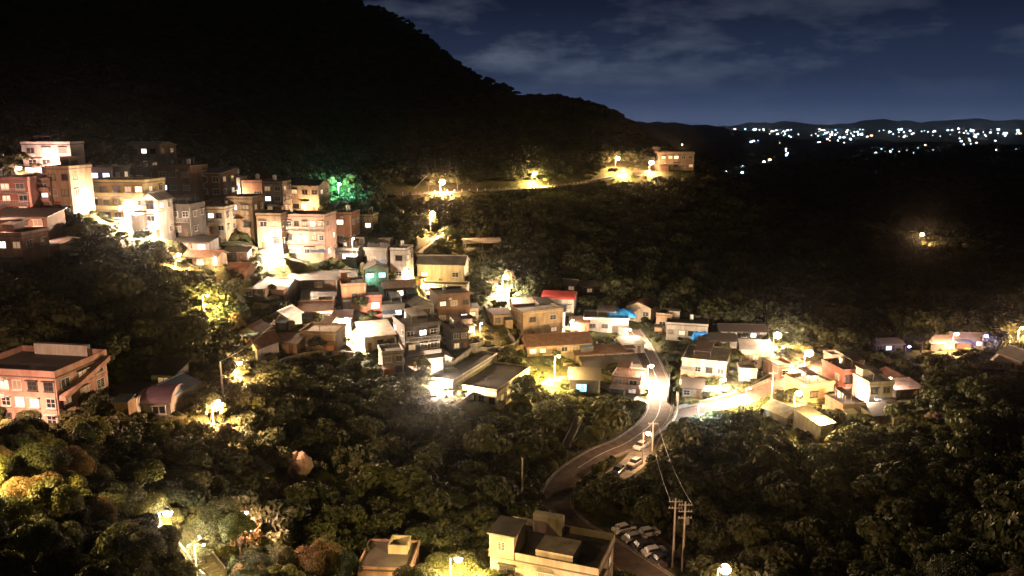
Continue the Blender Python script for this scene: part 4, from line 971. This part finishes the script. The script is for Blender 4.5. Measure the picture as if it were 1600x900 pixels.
CF = [crown_mesh('crown', 3.6, 5.0, 1100, .8, 40+s) for s in range(3)]         # far
CD = [crown_mesh('crown', 2.6, 3.0, 2600, .36, 60+s, 'leafdry', 10) for s in range(2)]
TR = [trunk_mesh(s, 5.5, .22) for s in range(3)]
def footfree(x, y, r):
    for fx, fy, hw, hd, yaw, z in FOOT:
        dx = x-fx; dy = y-fy; c, s = math.cos(yaw), math.sin(yaw)
        if abs(dx*c+dy*s) < hw+r and abs(-dx*s+dy*c) < hd+r: return False
    for name, p, w in ROADS:
        if (((p[:,0]-x)**2+(p[:,1]-y)**2).min()) < (w/2+r)**2: return False
    return True
RPROT = []
for name, p, w in ROADS:
    if name in ('main_road','side_street','upper_road'):
        for i in range(0, len(p), 3):
            a, b, d = project(*p[i]); 
            if name == 'main_road' and 780 < b < 832: continue
            RPROT.append((a-14, b-6, a+14, b+(11 if name == 'upper_road' and a < 900 else 5), p[i,1]-2))
PR = np.array(PROT+RPROT)
def visible_ok(x, y, z, r, hh, slack=.75):
    d = project(x, y, z)[2]; c = project(x, y, z+hh*.5); rp = r*F/d*slack; t = project(x, y, z+hh*.95)[1]; b = project(x, y, z+hh*.2)[1]
    return not np.any((PR[:,4] > y+1) & (PR[:,0] < c[0]+rp) & (PR[:,2] > c[0]-rp) & (PR[:,1] < b) & (PR[:,3] > t))
def zone(px, py):
    if py < 335 and px > 560: return 'bushy tree on the slope beside the upper road'
    if px < 250 and py > 740: return 'leafy tree with yellow-lit crown in the bottom left corner'
    if px < 250 and py > 560: return 'dark tree in the gully below the pink corner building'
    if px < 250: return 'dense tree on the left bank between the hill houses and the pink corner building'
    if px < 420 and py > 560: return 'tree around the garden path lamps on the lower left'
    if px < 420: return 'shrubby tree in the steep garden under the hill stair'
    if px < 760 and py > 760: return 'brown-green tree on the slope at the bottom centre'
    if px < 700 and py > 560: return 'dark round tree in the valley garden left of the school'
    if px < 700: return 'small tree wedged between the village houses'
    if px < 1020 and py > 620: return 'dark tree between the school and the road bend'
    if px < 1020 and py > 430: return 'small tree among the central roofs'
    if py <= 500: return 'dark tree of the wood behind the village'
    if px < 1320 and py > 620: return 'black tree of the wood below the right village'
    if px >= 1320 and py > 560: return 'faint tree on the dark right slope'
    return 'small tree in the right village'
ntree = 0
placed = np.zeros((0, 3))
def add_tree(x, y, s, dry=False, label=None, sink=0.0):
    global ntree, placed
    z = float(zt(x, y)); px, py, d = project(x, y, z+3*s)
    root = empty('shrub' if dry else 'tree', (x, y, z-sink), random.random()*6.28); root.scale = (s*random.uniform(.9,1.15), s*random.uniform(.9,1.15), s*random.uniform(.85,1.2))
    lb = label or zone(px, py); tag(root, lb, 'shrub' if dry else 'tree', ('trees: '+lb) if label is None else None)
    c = bpy.data.objects.new('crown', random.choice(CD if dry else CN if y < 105 else CR)); COL.objects.link(c); c.parent = root; c.location = (0, 0, .3 if dry else 1.6)
    t = bpy.data.objects.new('trunk', random.choice(TR)); COL.objects.link(t); t.parent = root
    if dry: t.scale = (.5,.5,.5)
    ntree += 1; placed = np.vstack([placed, (x, y, 3.4*s)])
    return root
# trees scattered by the ground they grow on, largest in view first
cand = []
for k in range(9000):
    Y = math.exp(RS.uniform(math.log(48), math.log(400))); u = RS.uniform(-.72, .72); cand.append((u*Y, Y))
rest = []
# near ones first so that the largest are individuals
cand.sort(key=lambda c: c[1])
LP = np.array([(l[0], l[1]) for l in LAMPS])
def try_place(x, y, s, gap):
    if len(placed) and (np.hypot(placed[:,0]-x, placed[:,1]-y) < (placed[:,2]+3.4*s)*gap).any(): return False
    if not footfree(x, y, 1.6*s): return False
    dl = np.hypot(LP[:,0]-x, LP[:,1]-y)
    if (dl < 1.5+2.0*s).any(): return False
    return visible_ok(x, y, float(zt(x, y)), 3.4*s, 6.5*s)
for x, y in cand:
    z = float(zt(x, y)); px, py, d = project(x, y, z)
    if not (-60 < px < 1660 and py < 980): continue
    s = RS.uniform(.55, 1.5)
    if y < 80: s *= .8
    if (360 < px < 850 and 395 < py < 575) or (0 < px < 600 and 235 < py < 400) or (850 < px < 1400 and 450 < py < 625): s *= .5
    for ss in (s, s*.6, s*.38):
        if try_place(x, y, ss, .52):
            vis = y < 215 or ntree < 0
            if ntree < 290 and (y < 190 or RS.rand() < .5): add_tree(x, y, ss, dry=(ss < .5 and RS.rand() < .3))
            else: rest.append((x, y, z, ss)); placed = np.vstack([placed, (x, y, 3.4*ss)])
            break
print('TREES', ntree, 'rest', len(rest))
# undergrowth, far woods: one mass each, instanced crowns on points
def scatter(name, pts, meshes_src, label, cat):
    me = bpy.data.meshes.new(name); pts = np.array(pts); me.vertices.add(len(pts)); me.vertices.foreach_set('co', pts[:,:3].ravel())
    at_ = me.attributes.new('size', 'FLOAT', 'POINT'); at_.data.foreach_set('value', pts[:,3].astype(np.float32)); me.update()
    o = bpy.data.objects.new(name, me); COL.objects.link(o); tag(o, label, cat, kind='stuff')
    ng = bpy.data.node_groups.new(name, 'GeometryNodeTree'); ng.interface.new_socket('Geometry', in_out='INPUT', socket_type='NodeSocketGeometry'); ng.interface.new_socket('Geometry', in_out='OUTPUT', socket_type='NodeSocketGeometry')
    n = ng.nodes; l = ng.links; gi = n.new('NodeGroupInput'); go = n.new('NodeGroupOutput')
    m2p = n.new('GeometryNodeMeshToPoints'); l.new(gi.outputs[0], m2p.inputs[0])
    iop = n.new('GeometryNodeInstanceOnPoints'); l.new(m2p.outputs[0], iop.inputs['Points'])
    g2i = n.new('GeometryNodeGeometryToInstance')
    for src in meshes_src:
        oi = n.new('GeometryNodeObjectInfo'); oi.inputs['Object'].default_value = src; oi.transform_space = 'ORIGINAL'; l.new(oi.outputs['Geometry'], g2i.inputs[0])
    l.new(g2i.outputs[0], iop.inputs['Instance']); iop.inputs['Pick Instance'].default_value = True
    na = n.new('GeometryNodeInputNamedAttribute'); na.data_type = 'FLOAT'; na.inputs[0].default_value = 'size'; l.new(na.outputs['Attribute'], iop.inputs['Scale'])
    rv = n.new('FunctionNodeRandomValue'); rv.data_type = 'FLOAT_VECTOR'; rv.inputs[0].default_value = (-.15,-.15,0); rv.inputs[1].default_value = (.15,.15,6.28); l.new(rv.outputs[0], iop.inputs['Rotation'])
    l.new(iop.outputs[0], go.inputs[0]); md = o.modifiers.new('scatter', 'NODES'); md.node_group = ng
    return o
def src(mesh, x, y, s, label):
    z = float(zt(x, y)); root = empty('tree', (x, y, z)); root.scale = (s, s, s); tag(root, label, 'tree')
    c = bpy.data.objects.new('crown', mesh); COL.objects.link(c); c.parent = root; c.location = (0,0,1.2)
    t = bpy.data.objects.new('trunk', TR[0]); COL.objects.link(t); t.parent = root; return c
sx = []
for k, (px, py, mesh, lb) in enumerate(((1245,470,CF[0],'first tall wild tree in the black wood behind the star lamp'),(1300,500,CF[1],'broad wild tree at the wood edge right of the star lamp'),(1150,455,CF[2],'wild tree in the black wood above the layered roof house'))):
    x, y, z = hit(px, py); sx.append(src(mesh, x, y, 1.0, lb))
far = [(x, y, z+1.0*s, s) for x, y, z, s in rest]
for k in range(30000):
    Y = math.exp(RS.uniform(math.log(230), math.log(1500))); x = RS.uniform(-.75, .75)*Y
    z = float(zt(x, Y)); px, py, d = project(x, Y, z)
    if not (-40 < px < 1640 and -40 < py < 900): continue
    s = RS.uniform(.6, 1.5)*(1 if Y < 500 else .8)
    if (np.hypot(LP[:,0]-x, LP[:,1]-Y) < 4.5+3.4*s).any(): continue
    if Y < 420 and not (footfree(x, Y, 2) and visible_ok(x, Y, z, 3*s, 6*s)): continue
    far.append((x, Y, z, s))
scatter('woodland', far, sx, 'dark woodland mass covering the mountain and the valley beyond the village', 'woods')
low = []
for k in range(16000):
    Y = math.exp(RS.uniform(math.log(46), math.log(330))); x = RS.uniform(-.72, .72)*Y
    z = float(zt(x, Y)); px, py, d = project(x, Y, z)
    if not (-40 < px < 1640 and py < 940): continue
    s = RS.uniform(.16, .42)
    if not footfree(x, Y, .6): continue
    if (np.hypot(LP[:,0]-x, LP[:,1]-Y) < .9).any(): continue
    if not visible_ok(x, Y, z, 3.4*s, 5*s, .6): s *= .5
    low.append((x, Y, z-.35*s, s))
c0 = add_tree(*hit(588,700)[:2], .8, label='leafy tree in the middle of the dark valley garden').children
c1 = add_tree(*hit(150,720)[:2], .8, label='tree in the darkest part of the gully under the pink building').children
for k in range(2600):                      # thick scrub on the bank under the upper road
    q = upper_road[RS.randint(len(upper_road))]; t_ = RS.uniform(4.6, 34); x = q[0]+RS.uniform(-3, 3); Y = q[1]-t_
    if not footfree(x, Y, .5) or (np.hypot(LP[:,0]-x, LP[:,1]-Y) < 1.5).any(): continue
    low.append((x, Y, float(zt(x, Y))-.2, RS.uniform(.2, .5)*(1 if t_ > 14 else .4)))
scatter('undergrowth', low, [c for c in list(c0)+list(c1) if c.name.startswith('crown')], 'low scrub and weeds filling the ground between trees and houses', 'undergrowth')

# specific lit trees and shrubs round the lamps
for px, py, s, lb, dry in ((240,470,.8,'orange-lit shrub under the hill stair',1),(262,455,.7,'pale shrub beside the stair lamp',1),
     (225,385,.7,'bright green shrub right beside the brightest hillside lamp',0),(420,600,.9,'green shrub under the white-ended cottage',0),(385,670,.9,'yellow-lit bush right of the tall thin lamp pole',0),(355,710,.7,'bush with bright leaf edges below the tall thin lamp pole',0),
     (760,690,.6,'bush row lit in front of the school wing',0),(725,690,.6,'yellow bush at the corner of the school hall',0),
     
     (1228,575,.9,'yellow-lit tree under the star lamp',0),(1305,700,.9,'yellow bank shrub right of the second white shed',1),(1310,725,.8,'yellow bank shrub lowest on the right slope',1),
     (380,860,1.1,'orange-lit bushy tree right of the corner stair',1),(430,830,1.0,'rust-coloured tree above the corner stair',1),(745,430,.6,'small shrub in front of the villa gable',0),(690,395,.7,'yellow shrub on the left side of the wood stair',0),(720,375,.8,'yellow-green tree on the right side of the wood stair',0),(650,875,.8,'yellow-lit tree farther left of the flaring bottom lamp',0)):
    x, y, z = hit(px, py); add_tree(x, y, s, bool(dry), lb)

for key, dx, dy, ss, lb in (((530,287),4.5,2,.8,'tree lit green right of the floodlight'),((530,287),-3.5,4,.8,'small tree lit green left of the floodlight'),((530,287),9,4,1.0,'outer green-lit tree, farthest right of the floodlight'),((530,287),2,8,1.1,'tall tree lit green behind the floodlight'),
     ((836,270),-6,2,.9,'glowing tree left of the middle upper road lamp'),((836,270),6,1,.8,'glowing tree right of the middle upper road lamp'),((836,270),-13,3,1.1,'dark round tree beside the glowing upper road trees'),((836,270),1,6,1.1,'bright tree behind the middle upper road lamp'),
     ((975,267),-5,1,.8,'yellow-lit bush below the ridge bend'),((975,267),4,3,.9,'yellow-lit tree behind the ridge bend lamps'),((1018,254),-6,1,.8,'yellow-green bush left of the ridge lamp'),((691,284),-6,5,.9,'orange-lit tree behind the big upper road lamp, left side'),((691,284),6,5,1.0,'orange-lit tree behind the big upper road lamp, right side'),
     ((790,432),6,2,.9,'bush lit yellow right of the strong villa lamp'),((790,432),-5,1,.8,'bush lit yellow left of the strong villa lamp'),((790,432),1,6,1.0,'tree lit yellow behind the strong villa lamp'),
     ((324,461),5,1.5,1.0,'yellow-glowing shrub right of the garden lamp'),((324,461),-4,-1,.7,'yellow-glowing shrub left of the garden lamp'),((324,461),2,5,.9,'yellow-glowing tree behind the garden lamp'),((324,461),-1,-4,.6,'bright low bush in front of the garden lamp'),
     ((279,397),-5,-2,.9,'orange-lit tree left of the stair bend lamp'),((279,397),-2,-7,.9,'orange-lit tree below the stair bend lamp'),((676,333),-4,3,.9,'yellow-lit tree left of the orange wood-stair lamp'),((676,333),5,1,.9,'yellow-lit tree right of the orange wood-stair lamp'),((341,630),4,-1,.8,'pale yellow tree right of the garden path lamp'),((341,630),-3,4,.8,'pale yellow tree behind the garden path lamp'),
     ((262,800),3,2,.6,'bright leafy bush right of the lower left path lamp'),((716,872),-5,-2,1.0,'yellow-lit tree left of the flaring bottom lamp'),((716,872),5,1,1.0,'yellow-lit tree right of the flaring bottom lamp'),((716,872),-1,6,1.1,'yellow-lit tree behind the flaring bottom lamp'),
     ((1215,523),6,-2,.8,'tree lit yellow right of the white star lamp'),((1598,512),-5,3,1.1,'orange-lit tree left of the right edge lamp'),((1495,521),-9,2,1.3,'orange-lit round tree left of the far right roofs'),((684,612),-4,0,.8,'blazing bush left of the school hall lamp'),((684,612),-2,5,.9,'blazing tree behind the school hall lamp')):
    x, y = LPOS[key]; add_tree(x+dx, y+dy, ss, False, lb)

def palm(label, px, py, h_):
    x, y, z = hit(px, py); root = empty('palm_tree', (x, y, z)); tag(root, label, 'palm tree')
    MB().tube((0,0,-1), (.15,0,h_*.5), .2, .15, 8).tube((.15,0,h_*.5), (.1,0,h_), .15, .12, 8).build('trunk', M['palmbark'], root)
    m = MB(); rr = random.Random(px)
    for k in range(18):
        a = k*2.4; up = rr.uniform(-.1, .9); ln = rr.uniform(1.8, 2.5); prev = None
        for j in range(7):
            t = j/6; rad = ln*t; zz = h_+up*t*1.6-1.9*t*t; w = .42*math.sin(math.pi*min(1, t*.95+.05))
            c = (.1+math.cos(a)*rad, math.sin(a)*rad, zz); l_ = (c[0]-math.sin(a)*w, c[1]+math.cos(a)*w, zz-.12); r2 = (c[0]+math.sin(a)*w, c[1]-math.cos(a)*w, zz-.12)
            if prev: m.add([prev[0], prev[1], prev[2], l_, c, r2], [(0,1,4,3),(1,2,5,4)])
            prev = (l_, c, r2)
    m.build('crown', M['palmleaf'], root)
palm('taller left palm at the wood edge above the blue tarpaulin', 964,472,7.5)
palm('shorter right palm at the wood edge above the blue tarpaulin', 981,466,6.5)
palm('small palm beside the thin pole behind the right lamps', 1172,508,3.2)

# ------------------------------------------------------------ distant town lights
CL = []
def cl(n_, x0, x1, y0, y1, s0=.45, s1=1.5):
    for k in range(n_): CL.append((RS.uniform(x0, x1), RS.uniform(y0, y1)+0, RS.uniform(s0, s1)))
cl(16,1118,1165,197,202); cl(10,1178,1215,199,206); cl(14,1195,1240,200,214); cl(7,1150,1235,207,222); cl(26,1272,1365,199,215); cl(16,1275,1345,209,221)
cl(12,1365,1412,229,238); cl(8,1400,1430,198,214); cl(16,1430,1500,197,206); cl(26,1500,1600,197,212); cl(10,1490,1540,212,224); cl(5,1225,1232,228,240); cl(5,1000,1040,194,200); cl(70,1120,1600,196,214,.4,.9); cl(14,1380,1600,212,236,.5,1.1)
CL += [(1160,258,2.2),(1160,266,1.4),(1194,250,2.0),(1203,247,1.6),(1198,256,1.2),(1121,261,1.0),(1228,240,1.6),(1532,349,1.8),(1558,350,1.8),(1572,368,1.2),(1135,264,.8),(1450,360,1.2)]
dm = {}
for i, (px, py, s) in enumerate(CL):
    x, y, z = hit(px, py, 4, ymin=420)
    sz = min(1.75*s*y/F, 40); k = (0,1,2,0,3,0,1,2,3,1)[i % 10]
    if k not in dm:
        m_ = glow('town_light', ((.62,.8,1),(.45,.72,1),(.9,.92,1),(1,.7,.4))[k], (12,10,6,6)[k])
        dm[k] = MB().box(-.5,.5,-.4,.4,-.6,.42).prism([(-.5,.42),(.5,.42),(0,.62)], 'y', -.4, .4).mesh('lit_building', m_)
    o = bpy.data.objects.new('lit_building', dm[k]); COL.objects.link(o); o.location = (x, y, z+sz*.3); o.scale = (sz*RS.uniform(.8,1.4), sz, sz*RS.uniform(.6,1.0)); o.rotation_euler.z = RS.uniform(-.5,.5)
    near = y < 2200
    tag(o, 'pale lit house alone in the dark valley before the town' if near else 'far white-lit building of the town on the horizon', 'building', 'lit houses in the dark valley' if near else 'lit buildings of the distant town')
# a rolling band of far hills
def hills(label, pts, Y, thick):
    m = MB(); xs = []; 
    P_ = [at(a, b, Y) for a, b in pts]; fine = []
    px = np.linspace(pts[0][0], pts[-1][0], 90); py = np.interp(px, [p[0] for p in pts], [p[1] for p in pts])+vnoise(px, px*0, 13, 5)*5
    v = []; nr = 7
    for j in range(nr):
        t = j/(nr-1)*2-1; f = math.sqrt(max(0, 1-t*t))
        for a, b in zip(px, py):
            top = at(a, b, Y); v.append((top[0], Y+t*thick, -60+(top[2]+60)*f))
    n_ = len(px); m.add(v, [(j*n_+i, j*n_+i+1, (j+1)*n_+i+1, (j+1)*n_+i) for j in range(nr-1) for i in range(n_-1)], True)
    o = m.build('hills', M['ground']); tag(o, label, kind='structure')
hills('low dark hills on the left part of the horizon', [(880,200),(960,191),(1020,192),(1090,194),(1130,200),(1200,212),(1260,226)], 3000, 700)
hills('thin rugged line of the farthest hills behind the town', [(1090,199),(1150,194),(1230,190),(1300,193),(1380,187),(1440,191),(1520,185),(1580,188),(1680,184)], 9100, 300)
